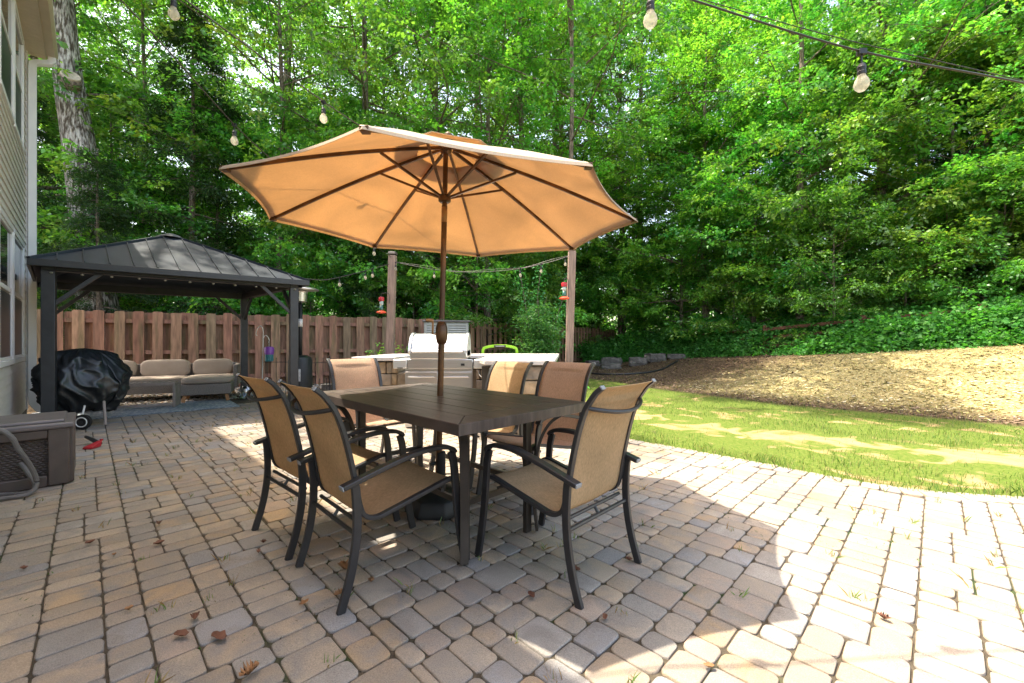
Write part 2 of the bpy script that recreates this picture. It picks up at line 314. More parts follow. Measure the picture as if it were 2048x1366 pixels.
# pavers
pm,t,p=newmat('tumbled_paver_stone'); L=t.links.new; tc=N(t,'ShaderNodeTexCoord')
at=N(t,'ShaderNodeAttribute'); at.attribute_name='col'
base=rampc(nz(7,5,.8),.40,.68,at.outputs['Color'],(.25,.225,.20)); 
f=nz(260,3); fr=N(t,'ShaderNodeMapRange'); fr.inputs[1].default_value=.3; fr.inputs[2].default_value=.7; fr.inputs[3].default_value=.74; fr.inputs[4].default_value=1.24; L(f,fr.inputs[0])
f2=nz(1.1,5); fr2=N(t,'ShaderNodeMapRange'); fr2.inputs[1].default_value=.3; fr2.inputs[2].default_value=.7; fr2.inputs[3].default_value=.85; fr2.inputs[4].default_value=1.15; L(f2,fr2.inputs[0])
mu=N(t,'ShaderNodeMath',operation='MULTIPLY'); L(fr.outputs[0],mu.inputs[0]); L(fr2.outputs[0],mu.inputs[1])
v=N(t,'ShaderNodeVectorMath',operation='SCALE'); L(base,v.inputs[0]); L(mu.outputs[0],v.inputs['Scale']); L(v.outputs[0],p.inputs['Base Color']); p.inputs['Roughness'].default_value=.85; p.inputs['Specular IOR Level'].default_value=.25
b=N(t,'ShaderNodeBump'); b.inputs['Strength'].default_value=.45; b.inputs['Distance'].default_value=.006; L(nz(90,8),b.inputs['Height']); L(b.outputs[0],p.inputs['Normal'])
PAL=[((.365,.285,.205),6),((.35,.285,.215),6),((.33,.28,.225),5),((.30,.275,.245),4),((.26,.25,.245),3),((.39,.285,.18),2),((.34,.268,.212),4)]
PALW=[c for c,n in PAL for _ in range(n)]
PV=[];PF=[];PC=[]
CR=[(a,b) for a in (0,1,2,3) for b in range(3)]
def paver(cx,cy,la,lb,ang,zj=0,gap=.0068):
    """one tumbled stone: rounded outline, chamfered edge, slightly domed top"""
    ha,hb=la/2-gap/2,lb/2-gap/2; r=min(.023,ha*.5); r*=rnd.uniform(.7,1.35); ca,sa=math.cos(ang),math.sin(ang)
    ol=[]
    for q,(sx,sy) in enumerate(((1,1),(-1,1),(-1,-1),(1,-1))):
        rr=r*rnd.uniform(.6,1.3)
        for k in range(4):
            th=PI/2*q+PI/2*k/3; ol.append((sx*(ha-rr)+rr*math.cos(th),sy*(hb-rr)+rr*math.sin(th)))
    tx,ty=rnd.gauss(0,.008),rnd.gauss(0,.008); o=len(PV); z0=rnd.gauss(0,.0012)+zj
    for ring,(ins_,z) in enumerate(((0,-.016),(0,-.0038),(.0018,-.0010),(.0050,0.0))):
        for (a,b) in ol:
            j=rnd.gauss(0,.0013) if ring==1 else rnd.gauss(0,.0009)
            k1=max(0,1-(ins_)/max(ha,1e-3)); k2=max(0,1-ins_/max(hb,1e-3)); a2,b2=a*k1+j,b*k2+j
            PV.append((cx+a2*ca-b2*sa,cy+a2*sa+b2*ca,z0+z+a*tx+b*ty))
    n=16
    c=rnd.choice(PALW); k=rnd.uniform(.85,1.13); c=(c[0]*k,c[1]*k,c[2]*k)
    for q in range(3):
        for i in range(n): PF.append((o+q*n+i,o+q*n+(i+1)%n,o+(q+1)*n+(i+1)%n,o+(q+1)*n+i)); PC.append(c)
    PF.append(tuple(o+3*n+i for i in range(n))); PC.append(c)
U=.0625; UL=.056
def splits(L_):
    return {4:[(2,2)],5:[(2,3),(3,2)],6:[(3,3),(2,2,2),(3,3)]}[L_]
INNER=[(x,y) for x,y in CURVE]
def lay(s0,s1,t0,t1,swap):
    """strips of width 5U; s across, t along; world = A*t + B*s (swap exchanges)"""
    s=s0
    while s<s1-1e-6:
        tt=t0-rnd.random()*.3
        while tt<t1:
            Lb=rnd.choice((4,5,5,6)); left=rnd.choice((2,3)); off=0
            for wd in (left,5-left):
                q=tt
                for ln in rnd.choice(splits(Lb)) if not (wd==3 and Lb==4) else rnd.choice([(2,2),(2,2),(4,)]):
                    sc_,tc_=s+(off+wd/2)*U,q+ln*UL/2; q+=ln*UL
                    if swap: px,py=tc_*.70711-sc_*.70711,tc_*.70711+sc_*.70711; ang=PI/4; la,lb=ln*UL,wd*U
                    else: px,py=-tc_*.70711+sc_*.70711,tc_*.70711+sc_*.70711; ang=PI*3/4; la,lb=ln*UL,wd*U
                    if px<-8 or px>8.8 or py<.9 or py>9.6: continue
                    if py<abs(px)/1.45-.6: continue
                    cand.append((px,py,la,lb,ang))
                off+=wd
            tt+=Lb*UL
        s+=5*U
cand=[]
lay(-4.2,.80,-7,13,False)         # courses running away to the left
n1=len(cand)
# courses running away to the right, beyond the line s=S0
S0=-4.2+math.ceil((.80+4.2)/(5*U)-1e-6)*5*U
lay(-9,9,S0,13,True)
# in swap mode: world = B*t + A*s ; only keep t>=S0
ok=[]
for i,(px,py,la,lb,ang) in enumerate(cand):
    tproj=(px+py)*.70711
    if i>=n1 and tproj-la/2<S0-.002:
        over=S0-(tproj-la/2)
        if la-over<.022: continue
        la2=la-over; sh=over/2; px+=sh*.70711; py+=sh*.70711; la=la2
    ok.append((px,py,la,lb,ang))
PX=np.array([c[0] for c in ok]); PY=np.array([c[1] for c in ok]); keep=inpoly(PATIO,PX,PY)&(polydist(CURVE,PX,PY)>.05)
for k,c in zip(keep,ok):
    if k: paver(*c[:4],c[4]+rnd.gauss(0,.006))
# soldier course along the lawn
cv=bez([(x,y,0) for x,y in CURVE],20); acc=0; last=cv[0]
i=0; L_=0; nxt=.06
for a_,b_ in zip(cv[:-1],cv[1:]):
    d=(b_-a_).length
    while L_+d>=nxt:
        q=a_+(b_-a_)*((nxt-L_)/d); tdir=(b_-a_).normalized(); paver(q.x,q.y,.118,.175,math.atan2(tdir.y,tdir.x)+rnd.gauss(0,.01),.006,.007); nxt+=.12
    L_+=d
me=bpy.data.meshes.new('patio_pavers'); me.from_pydata(PV,[],PF); arr=np.ones((len(me.loops),4),np.float32)
arr[:,:3]=np.repeat(np.array(PC,np.float32),[len(f) for f in PF],axis=0); a=me.color_attributes.new('col','FLOAT_COLOR','CORNER'); a.data.foreach_set('color',arr.ravel())
me.materials.append(pm); me.shade_smooth(); me.set_sharp_from_angle(angle=R(50)); o=bpy.data.objects.new('patio',me); C.objects.link(o); tag(o,kind='structure')

# ---------------------------------------------------------------- scattered ground cover (uncountable)
def blades(n,px,py,pz,hgt_,wid,cols,name,label,cat,m,lean=.35):
    a=rng.uniform(0,2*PI,n); l=rng.normal(0,lean,n); h=hgt_*rng.uniform(.5,1.3,n); dx,dy=np.cos(a),np.sin(a); wx,wy=-dy*wid/2,dx*wid/2
    V=np.zeros((n,4,3)); V[:,0]=np.stack([px-wx,py-wy,pz],1); V[:,1]=np.stack([px+wx,py+wy,pz],1)
    V[:,2]=np.stack([px+wx*.7+dx*l*h*.4,py+wy*.7+dy*l*h*.4,pz+h*.6],1); V[:,3]=np.stack([px+dx*l*h,py+dy*l*h,pz+h],1)
    col=cols[rng.integers(0,len(cols),n)]*rng.uniform(.7,1.25,(n,1)); o=qmesh(name,V,m,col); tag(o,label,cat,kind='stuff'); return o
def pts(n,x0,x1,y0,y1): return rng.uniform(x0,x1,n),rng.uniform(y0,y1,n)
def vnoise(x,y,s,o=0): return np.array([noise.noise(Vector((a*s+o,b*s-o,o))) for a,b in zip(x,y)])
# lawn
x,y=pts(260000,.9,13,2.6,15); k=rng.random(len(x))<np.clip(9/(x*x*.6+y*y)*2.2,0.04,1); x,y=x[k],y[k]
k=~inpoly(PATIO,x,y)&(bankdist(x,y)<.12)&(x<1.25*y+1); x,y=x[k],y[k]
dens=vnoise(x,y,.55,3.1)+.45*vnoise(x,y,2.2,8); edge=np.exp(-(polydist(CURVE,x,y)/.22)**2)
bare=np.exp(-(polydist(BARE,x,y)/.42)**2)
k=rng.random(len(x))<np.clip(.80+1.1*dens+.5*edge-.95*bare,0.03,1); x,y=x[k],y[k]
GC=np.array([(.085,.17,.02),(.11,.19,.025),(.15,.20,.035),(.24,.21,.08),(.07,.15,.018)])
blades(len(x),x,y,hgt(x,y)-.004,.020+.040*np.clip(vnoise(x,y,3.1,7)+.45,.1,1.3)+.02*edge[k],.0045,GC,'grass','short patchy lawn grass with dry straw-coloured blades','grass',M['blade'])
# bank: straw, chips, leaves
x,y=pts(210000,2.2,18,4,22); d=bankdist(x,y); k=(d>0)&(d<6.2)&(x<1.28*y+.6)&(rng.random(len(x))<np.clip(60/(x*x+y*y),.12,1)); x,y,d=x[k],y[k],d[k]; n=len(x)
sunny=smooth(.0,1.2,d)*smooth(12.8,8.8,y-.35*x+2.0)  # sun and shade put into the chip colours: pale straw against dark mulch
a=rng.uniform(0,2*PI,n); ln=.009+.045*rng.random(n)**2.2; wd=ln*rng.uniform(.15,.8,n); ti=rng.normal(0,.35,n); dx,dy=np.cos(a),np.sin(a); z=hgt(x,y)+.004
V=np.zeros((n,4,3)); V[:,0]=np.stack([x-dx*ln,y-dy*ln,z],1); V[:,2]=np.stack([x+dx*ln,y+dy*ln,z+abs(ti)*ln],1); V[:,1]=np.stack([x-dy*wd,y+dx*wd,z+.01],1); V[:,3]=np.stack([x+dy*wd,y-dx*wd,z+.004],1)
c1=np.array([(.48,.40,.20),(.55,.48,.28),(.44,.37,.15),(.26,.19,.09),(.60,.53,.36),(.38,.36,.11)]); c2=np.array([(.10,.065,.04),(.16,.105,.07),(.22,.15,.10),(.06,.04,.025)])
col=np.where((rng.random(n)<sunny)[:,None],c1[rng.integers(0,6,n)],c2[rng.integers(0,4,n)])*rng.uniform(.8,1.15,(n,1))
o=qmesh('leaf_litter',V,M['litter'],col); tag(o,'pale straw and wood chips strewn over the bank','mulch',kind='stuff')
x,y=pts(60000,2.6,18,4,19); d=bankdist(x,y); k=(d>0.0)&(d<6.0)&(x<1.28*y+.6)&(rng.random(len(x))<np.clip(50/(x*x+y*y),.1,1)); x,y=x[k],y[k]
k=vnoise(x,y,1.3,5)+.5*vnoise(x,y,4,2)>-.12; x,y=x[k],y[k]
blades(len(x),x,y,hgt(x,y),.05,.006,np.array([(.30,.27,.06),(.36,.30,.09),(.20,.24,.05)]),'dry_grass','thin yellow grass sprouting through the mulch bank','grass',M['blade'],.5)
# weeds and moss in the paver joints
x,y=pts(620,-4.5,5,1.2,8); k=inpoly(PATIO,x,y)&(rng.random(620)<.6); x,y=x[k],y[k]; x=np.repeat(x,9)+rng.normal(0,.012,len(x)*9); y=np.repeat(y,9)+rng.normal(0,.012,len(y)*9)
blades(len(x),x,y,np.full(len(x),-.009),.042,.003,np.array([(.12,.24,.05),(.20,.30,.08),(.40,.30,.12),(.34,.22,.09)]),'weeds','tiny weeds growing out of the paver joints','weeds',M['blade'],.6)
x,y=pts(5000,-6,3,1.2,8.5); k=inpoly(PATIO,x,y)&(vnoise(x,y,.8,4)>.22); x,y=x[k],y[k]; x=np.repeat(x,6)+rng.normal(0,.02,len(x)*6); y=np.repeat(y,6)+rng.normal(0,.02,len(y)*6)
blades(len(x),x,y,np.full(len(x),-.009),.012,.006,np.array([(.05,.13,.02),(.09,.17,.03),(.10,.08,.04)]),'moss','low green moss in the joints of the patio','moss',M['blade'],1)
# pebbles along the fence
ico=bmesh.new(); bmesh.ops.create_icosphere(ico,subdivisions=1,radius=1); IV=np.array([v.co[:] for v in ico.verts]); IF=np.array([[v.index for v in f.verts] for f in ico.faces]); ico.free()
x,y=pts(30000,-10,1,6,13); fd=polydist([FENCE0[:2],FENCE1[:2]],x,y); fs=(y-FENCE0.y)-(x-FENCE0.x)*(FENCE1.y-FENCE0.y)/(FENCE1.x-FENCE0.x)
k=~inpoly(PATIO,x,y)&(fs<-.05)&(x>-8.6)&(x+y>-.4); x,y=x[k][:9000],y[k][:9000]; n=len(x)
s=rng.uniform(.014,.036,(n,1,3)); s[...,2]*=.6; P=IV[None]*s; a=rng.uniform(0,2*PI,n); ca,sa=np.cos(a)[:,None],np.sin(a)[:,None]
P=np.stack([P[...,0]*ca-P[...,1]*sa+x[:,None],P[...,0]*sa+P[...,1]*ca+y[:,None],P[...,2]+.004],-1); V=P[:,IF].reshape(-1,3,3)
pc=np.array([(.34,.30,.25),(.24,.20,.16),(.42,.38,.33),(.20,.20,.20),(.30,.20,.13)])[rng.integers(0,5,n)]; o=qmesh('pebbles',V,M['pebble'],np.repeat(pc,len(IF),axis=0)); tag(o,'brown and grey river pebbles in front of the board fence','pebbles',kind='stuff')

# ---------------------------------------------------------------- house
HC=Vector((-7.52,6.57,0))                       # far corner of the wall; the wall runs towards the camera along W
Wd=Vector((.70711,-.70711,0)); HO=Vector((.70711,.70711,0))   # along the wall / outwards
house=thing('house',HC,-PI/4,'cream vinyl-sided house wall with white-framed windows and a downspout at its corner','house')
# local frame: x runs along the wall towards the camera, y outwards
mb=MB(); zz=.12
HT=5.62; WL=10
openings=[(.55,1.70,.93,2.52),(1.84,2.98,.93,2.52),(.62,1.62,3.95,5.45),(1.76,2.9,3.95,5.45),(5,6.2,.93,2.5)]
e=.105
while zz<HT:
    z1=min(zz+e,HT); segs=[(0.07,WL)]
    for (a0,a1,b0,b1) in openings:
        if z1>b0 and zz<b1:
            ns=[]
            for (s0,s1) in segs:
                if a0>s0: ns.append((s0,min(a0,s1)))
                if a1<s1: ns.append((max(a1,s0),s1))
                
            segs=[q for q in ns if q[1]-q[0]>.01]
    for (s0,s1) in segs:
        mb.add([(s0,.016,zz),(s1,.016,zz),(s1,.002,z1),(s0,.002,z1),(s0,0,zz),(s1,0,zz)],[(0,1,2,3)[::-1],(4,5,1,0)[::-1]])
    zz+=e
mb.build('siding',M['siding'],house)
mb=MB(); mb.box((WL/2,-.06,HT/2),(WL,.10,HT)); 
mb.box((0.02,-3,HT/2),(.04,6,HT)); mb.build('wall',M['siding'],house)
MB().box((.03,.012,HT/2+.05),(.09,.03,HT-.1)).box((-.012,-.04,HT/2+.05),(.02,.09,HT-.1)).build('corner_trim',M['trimw'],house,bevel=.003)
MB().box((WL/2,-.03,.06),(WL,.09,.12)).build('foundation',M['rock'],house)
for (a0,a1,b0,b1) in openings:
    f=.04; mb=MB(); cx=(a0+a1)/2; cz=(b0+b1)/2
    for (c,d) in (((a0+f/2,.004,cz),(f,.028,b1-b0)),((a1-f/2,.004,cz),(f,.028,b1-b0)),((cx,.004,b0+f/2),(a1-a0-2*f,.026,f)),((cx,.004,b1-f/2),(a1-a0-2*f,.026,f)),((cx,.002,cz+.05),(a1-a0-2*f,.022,.05))): mb.box(c,d)
    wn=mb.build('window',M['trimw'],house,bevel=.004)
    MB().box((cx,-.004,(cz+b1)/2),(a1-a0-f,.01,b1-cz-f)).build('pane',M['pane'],wn)
    MB().box((cx,.001,(cz+b0)/2),(a1-a0-f,.008,cz-b0)).build('screen',M['screen'],wn)
    MB().box((cx,.014,b0-.03),(a1-a0+.06,.03,.06)).box((cx,.014,b1+.03),(a1-a0+.06,.03,.06)).box((a0-.02,.012,cz),(.04,.028,b1-b0)).box((a1+.02,.012,cz),(.04,.028,b1-b0)).build('window_trim',M['trimw'],wn,bevel=.003)
# eave: soffit boards, fascia, gutter
mb=MB(); k=-.02
while k<WL: mb.box((k+.055,.10,HT+.012),(.10,.20,.02)); k+=.106
mb.build('soffit',M['gutter'],house,bevel=.004)
mb=MB(); mb.box((WL/2,.205,HT+.08),(WL+.04,.02,.16)); mb.box((-.03,.0,HT+.10),(.02,.40,.20)); mb.build('fascia',M['gutter'],house)
prof=[(0,0),(.09,0),(.125,.05),(.125,.12),(.113,.12),(.113,.055),(.085,.012),(.012,.012),(.012,.12),(0,.12)]
mb=MB(); n=len(prof); vs=[(-.05,.218+a,HT+.03+b) for a,b in prof]+[(WL,.218+a,HT+.03+b) for a,b in prof]
mb.add(vs,[(j,(j+1)%n,n+(j+1)%n,n+j) for j in range(n)]+[(0,1,2,3,4,5,6,7,8,9)[::-1],tuple(range(n,2*n))]); mb.build('gutter',M['gutter'],house)
mb=MB(); mb.add([(-.06,.27,HT+.15),(WL,.27,HT+.15),(WL,-3.2,HT+1.9),(-.06,-3.2,HT+1.9),(-.06,.27,HT+.17),(WL,.27,HT+.17),(WL,-3.2,HT+1.94),(-.06,-3.2,HT+1.94)],[(0,1,2,3),(7,6,5,4),(0,4,5,1),(3,7,4,0),(1,5,6,2)]); mb.build('roof',mat('grey_shingles',(.09,.085,.08),.95,0,.3,30,.5,60),house)
dsp=[(.04,.28,HT+.03),(.04,.28,HT-.03),(.045,.25,HT-.08),(.06,.13,HT-.13),(.07,.08,HT-.17),(.075,.075,HT-.25),(.075,.075,.32),(.075,.08,.20),(.05,.14,.10),(.0,.26,.05)]
ds=MB().sweep(dsp,[(-.033,-.045),(.033,-.045),(.033,.045),(-.033,.045)],(0,1,.3)).build('downspout',M['trimw'],house,bevel=.006)

# ---------------------------------------------------------------- gazebo (slightly out of square as it stands)
GU=Vector((.788,.616,0)); GV=Vector((-.731,.682,0)); GL=Vector((-5.84,5.36,0)); LU,LV=2.794,2.74
def G(u,v,z=0): return GL+GU*u+GV*v+Z*z
gz=thing('gazebo',G(LU/2,LV/2),0,'black hardtop gazebo with ribbed steel roof over the sofa','gazebo'); go=gz.location
def gl(u,v,z=0): return G(u,v,z)-go
ang=math.atan2(GU.y,GU.x)
for (u,v) in ((0,0),(LU,0),(0,LV),(LU,LV)):
    p=gl(u,v); pp=MB().box((p.x,p.y,1.06),(.125,.125,2.12),ang).build('post',M['gaz'],gz,bevel=.006)
    MB().box((p.x,p.y,.008),(.21,.21,.016),ang).build('base_plate',M['gaz'],pp,bevel=.003)
for (a,b) in (((0,0),(LU,0)),((0,LV),(LU,LV)),((0,0),(0,LV)),((LU,0),(LU,LV))):
    MB().bar(gl(*a,2.10),gl(*b,2.10),.09,.12).build('beam',M['gaz'],gz,bevel=.004)
for (u,v) in ((0,0),(LU,0),(0,LV),(LU,LV)):
    for du,dv in ((1 if u==0 else -1,0),(0,1 if v==0 else -1)):
        MB().bar(gl(u+du*.04,v+dv*.04,1.62),gl(u+du*.47,v+dv*.47,2.05),.05,.05).build('brace',M['gaz'],gz,bevel=.003)
ov=.17; ez=2.155; apx=2.93
cor=[gl(-ov,-ov,ez),gl(LU+ov,-ov,ez),gl(LU+ov,LV+ov,ez),gl(-ov,LV+ov,ez)]; ap=gl(LU/2,LV/2,apx)
mb=MB(); mb.add(cor+[ap]+[c-Z*.012 for c in cor]+[ap-Z*.02],[(0,1,4),(1,2,4),(2,3,4),(3,0,4),(6,5,9),(7,6,9),(8,7,9),(5,8,9)])
rf=mb.build('roof',M['roof'],gz)
for i in range(4):
    a,b=cor[i],cor[(i+1)%4]; mid=(a+b)/2; mb=MB(); ns=13
    for k in range(1,ns):
        q=a+(b-a)*(k/ns); f=1-abs(2*k/ns-1); top=q+(ap-mid)*f; dn=(b-a).normalized()
        if f>.02: mb.sweep([q+Z*.004,top+Z*.004],[(-.006,0),(.006,0),(.006,.018),(-.006,.018)],Z)
    mb.build('roof_seams',M['roof'],gz)
    MB().bar(a+Z*.01,ap+Z*.012,.05,.03).build('hip_cap',M['roof'],gz)
    MB().bar(a-Z*.035,b-Z*.035,.03,.085).build('eave_gutter',M['gaz'],gz,bevel=.004)
MB().lathe(ap-Z*.04,[(.20,0),(.12,.045),(.03,.075)],8).build('finial',M['roof'],gz)
# bulbs under the gazebo eave
st=thing('eave_light_string',G(LU/2,-.06,2.03),0,'string of small clear round lights under the front eave of the gazebo','string lights'); so_=st.location
mb=MB(); mb.tube([G(u,-.085,2.045)-so_ for u in np.linspace(-.05,LU+.1,12)],.006,5); mb.build('cable',M['black'],st)
for k in range(11):
    p=G(.02+k*LU*.099,-.085,2.03)-so_; MB().lathe(p-Z*.02,[(.004,-.012),(.014,-.006),(.018,.003),(.013,.009),(.006,.012)],10).build('bulb',M['bulb'],st,smooth=True)

# ---------------------------------------------------------------- board fences
def fence(P0,P1,hh,label,seed,step=.345,bw=.2,extra=0):
    r=random.Random(seed); P0=Vector(P0); P1=Vector(P1); d=(P1-P0); Ln=d.length; d.normalize(); rz=math.atan2(d.y,d.x)
    root=thing('board_fence',P0,rz,label,'fence')
    cols=[(.24,.135,.085),(.26,.155,.095),(.25,.13,.085),(.22,.14,.085),(.20,.14,.085),(.27,.16,.10),(.23,.115,.075)]
    def board(mb,x,y,wd,h,c):
        k=r.uniform(.8,1.15); c=tuple(q*k*1.15 for q in c); e=.022; o=[(x-wd/2,0),(x+wd/2,0),(x+wd/2,h-e),(x+wd/2-e,h),(x-wd/2+e,h),(x-wd/2,h-e)]; j=r.gauss(0,.004)
        vs=[(a+j*b,y-.009,b) for a,b in o]+[(a+j*b,y+.009,b) for a,b in o]
        mb.add(vs,[(0,1,2,3,4,5),(11,10,9,8,7,6)]+[(i,i+6,(i+1)%6+6,(i+1)%6) for i in range(6)],c)
    f=MB(); bk=MB(); x=.1
    while x<Ln:
        board(f,x,-.052,bw*r.uniform(.92,1.05),hh+r.gauss(0,.012),r.choice(cols)); 
        board(bk,x+step/2,.052,bw*r.uniform(.95,1.05),hh-.02+r.gauss(0,.012),r.choice(cols[:3]+cols[-1:]*2)); x+=step
    f.build('front_boards',M['fence'],root); bk.build('back_boards',M['fence'],root)
    for z in (.28,.9,1.62):
        MB().box((Ln/2,0,z),(Ln,.08,.09),col=(.24,.12,.085)).build('rail',M['fence'],root)
    x=0
    while x<=Ln: MB().box((x+.02,.0,hh/2-.03),(.09,.082,hh-.06),col=(.22,.14,.09)).build('post',M['fence'],root); x+=2.44
    return root
fence(FENCE0,FENCE1,1.84,'weathered red-brown shadowbox fence behind the gazebo and sofa',1)
fence(FENCE1+Vector((.06,.05,0)),(5.75,24.1,0),1.84,'dark brown board fence running away behind the grill to the tree',2,.31,.17)

# resin shed standing at the bend of the fence
sx=thing('storage_shed',(-1.78,11.55,0),.18,'grey louvred resin shed in front of the fence behind the grill','shed')
MB().box((0,.3,.86),(1.2,.6,1.64)).build('body',M['shed'],sx,bevel=.01)
for q in (-.29,.29):
    mb=MB(); mb.box((q-.26,-.018,.9),(.05,.03,1.5)).box((q+.26,-.018,.9),(.05,.03,1.5)).box((q,-.018,1.61),(.47,.03,.06)).box((q,-.018,.18),(.47,.03,.06))
    dr=mb.build('door',M['shed'],sx,bevel=.004); mb=MB(); z=.24
    while z<1.56: mb.box((q,-.014,z),(.47,.012,.05),m=Matrix.Rotation(-.5,3,'X')); z+=.062
    mb.build('louvres',M['shed'],dr)
MB().box((0,.28,1.705),(1.28,.7,.045)).build('lid',mat('dark_shed_lid',(.14,.13,.13),.6),sx,bevel=.01)

# ---------------------------------------------------------------- sofa, coffee table, rug
def quadobj(name,pts_,z,th,m):
    mb=MB(); mb.add([(x,y,z) for x,y in pts_]+[(x,y,z+th) for x,y in pts_],[(3,2,1,0),(4,5,6,7),(0,1,5,4),(1,2,6,5),(2,3,7,6),(3,0,4,7)]); return mb.build(name,m)
fr=Vector((-4.80,7.50)); du=Vector((.74,.67)); dv=Vector((-.67,.74))
tag(quadobj('rug',[tuple(fr-du*2.6),tuple(fr),tuple(fr+dv*1.35),tuple(fr-du*2.6+dv*1.35)],.003,.010,M['rug']),'flat blue-grey woven rug on the pavers under the coffee table','rug')
def cushion(mb,c,d,rz=0,tilt=0,puff=.35):
    """soft box: superellipsoid grid"""
    m=Matrix.Rotation(rz,3,'Z')@Matrix.Rotation(tilt,3,'X'); nu,nv=20,12
    def fn(u,v):
        a=u*2*PI; b=(v-.5)*PI; e=.28; s=lambda x,p: math.copysign(abs(x)**p,x)
        p=Vector((s(math.cos(b),e)*s(math.cos(a),e)*d[0]/2,s(math.cos(b),e)*s(math.sin(a),e)*d[1]/2,s(math.sin(b),puff)*d[2]/2))
        p.z*=1-.10*((2*p.x/d[0])**4+(2*p.y/d[1])**4); return m@p+Vector(c)
    mb.grid(fn,nu,nv); return mb
SF=thing('sofa',(-5.78,8.02,0),R(29),'grey wicker corner sofa with taupe cushions and orange wooden legs','sofa')
# local: x right, y away from the camera; chaise on the right
CW,CD=.80,1.45; SW=1.95
MB().box((0,CD/2,.245),(CW,CD,.20)).build('chaise_base',M['wicker'],SF,bevel=.012)
MB().box((-CW/2-SW/2,CD-.40,.245),(SW,.80,.20)).build('seat_base',M['wicker'],SF,bevel=.012)
mb=MB(); cushion(mb,(0,CD/2-.04,.40),(CW+.02,CD-.1,.13)); mb.build('chaise_cushion',M['cushion'],SF,smooth=True)
mb=MB(); cushion(mb,(-CW/2-SW/2+.0,CD-.42,.395),(SW-.02,.74,.12)); mb.build('seat_cushion',M['cushion'],SF,smooth=True)
MB().box((-CW/2-SW/2+CW/2,CD+.02,.43),(SW+CW,.06,.52)).build('backrest',M['wicker'],SF,bevel=.01)
MB().box((CW/2+.02,CD-.38,.44),(.07,.80,.46)).build('armrest',M['wicker'],SF,bevel=.01)
for (x,wd) in ((-.02,.72),(-CW/2-.42,.82),(-CW/2-1.3,.84)):
    mb=MB(); cushion(mb,(x,CD-.13,.60),(wd,.17,.36),0,-.18,.6); mb.build('back_cushion',M['cushion'],SF,smooth=True)
for (x,y) in ((-CW/2+.08,.07),(CW/2-.08,.07),(CW/2-.08,CD-.1),(-CW/2+.05,CD-.72),(-CW/2-SW+.08,CD-.72),(-CW/2-SW+.08,CD-.08)):
    sx_=.02 if x>0 else -.02
    MB().bar((x,y,.15),(x+sx_*1.5,y-.03,.013),.055,.05,(0,1,0)).build('leg',M['teak'],SF,bevel=.004)
CT=thing('coffee_table',(-6.45,7.05,0),R(29),'low slatted wooden coffee table in front of the sofa','table')
mb=MB()
for k in range(16): mb.box((-.62+k*.083,.25,.425),(.052,.44,.018))
mb.build('tabletop_slats',M['slat'],CT)
mb=MB(); mb.box((0,.02,.42),(1.36,.03,.05)).box((0,.48,.42),(1.36,.03,.05)); mb.build('apron',M['slat'],CT,bevel=.003)
for s in (-1,1): MB().box((s*.665,.25,.206),(.04,.48,.385)).build('leg',M['slat'],CT,bevel=.004)
MB().box((0,.03,.06),(1.29,.03,.04)).build('stretcher',M['slat'],CT,bevel=.003)

# ---------------------------------------------------------------- covered kettle grill
KG=thing('covered_grill',(-5.98,5.92,0),0,'round kettle grill wrapped in a crumpled black cover, on a small white-rimmed wheel','grill')
def cov(u,v):
    a=u*2*PI; z=.14+v*.92
    if v<.5: r=.34+.20*math.sin(v/.5*PI/2)
    else: q=(v-.5)/.5; r=.54*max(0,1-q**2.6)**.55*(1-.06*q)
    ca_,sa_=math.cos(a),math.sin(a); wx=noise.noise(Vector((ca_*1.5,sa_*1.5,z*2)))*1.2
    lump=noise.noise(Vector((ca_*1.2+4,sa_*1.2,z*1.9)))*.10
    rdg=lambda s_,o_,k_:(1-2*abs(noise.noise(Vector((ca_*s_+o_+wx*.6,sa_*s_+wx*.4,z*k_+o_+ca_*1.4)))))**2
    fold=.085*rdg(1.5,2,2.4)+.060*rdg(2.4,7,4.2)-.035; fold=-fold
    low=max(0,1-v/.35); fold2=low*.03*math.sin(a*9+3*math.sin(a*2))
    r=max(.01,r+(lump-fold+fold2)*(1 if v<.97 else .3)); zz=z*.995+ (.05*noise.noise(Vector((a*2,v*4,1)))*(1-v)) -(.0 if v<.9 else 0)
    return Vector((r*math.cos(a)*.80,r*math.sin(a)*.80,zz+low*.07*max(0,math.cos(a+.5))))
mb=MB(); mb.grid(cov,150,90); mb.build('cover',M['cover'],KG,smooth=True,solid=.003)
gx,gy=.33,-.38
mb=MB(); mb.lathe((gx+.05,gy,.10),[(.045,-.02),(.096,-.022),(.10,0),(.096,.022),(.045,.02)],24,axis=Vector((.25,-1,0))); wh=mb.build('wheel',M['rubber'],KG,smooth=False)
mb=MB(); q=Vector((.25,-1,0)).normalized(); cc_=Vector((gx+.05,gy,.10))+q*.023; sd=Vector((-q.y,q.x,0))
mb.tube([cc_+sd*(.060*math.cos(t_))+Z*(.060*math.sin(t_)) for t_ in np.linspace(0,2*PI,25)],.007,6,up=tuple(q)); mb.build('rim',M['white'],wh)
MB().lathe(tuple(cc_-q*.012),[(.045,-.005),(.045,.006),(.012,.010)],16,axis=q).build('hub',M['black'],wh)
MB().tube([(gx+.0,gy+.03,.10),(gx-.02,gy+.10,.30)],.011,8).build('leg',M['white'],KG)
MB().tube([(gx+.05,gy+.03,.088),(-.32,.1,.088)],.008,6).build('axle',M['steel'],KG)
MB().tube([(gx+.22,gy+.14,.035),(gx+.10,gy+.24,.34)],.016,8).build('leg',M['slat'],KG)
MB().tube([(-.30,.2,.01),(-.22,.15,.35)],.012,8).build('leg',M['steel'],KG)

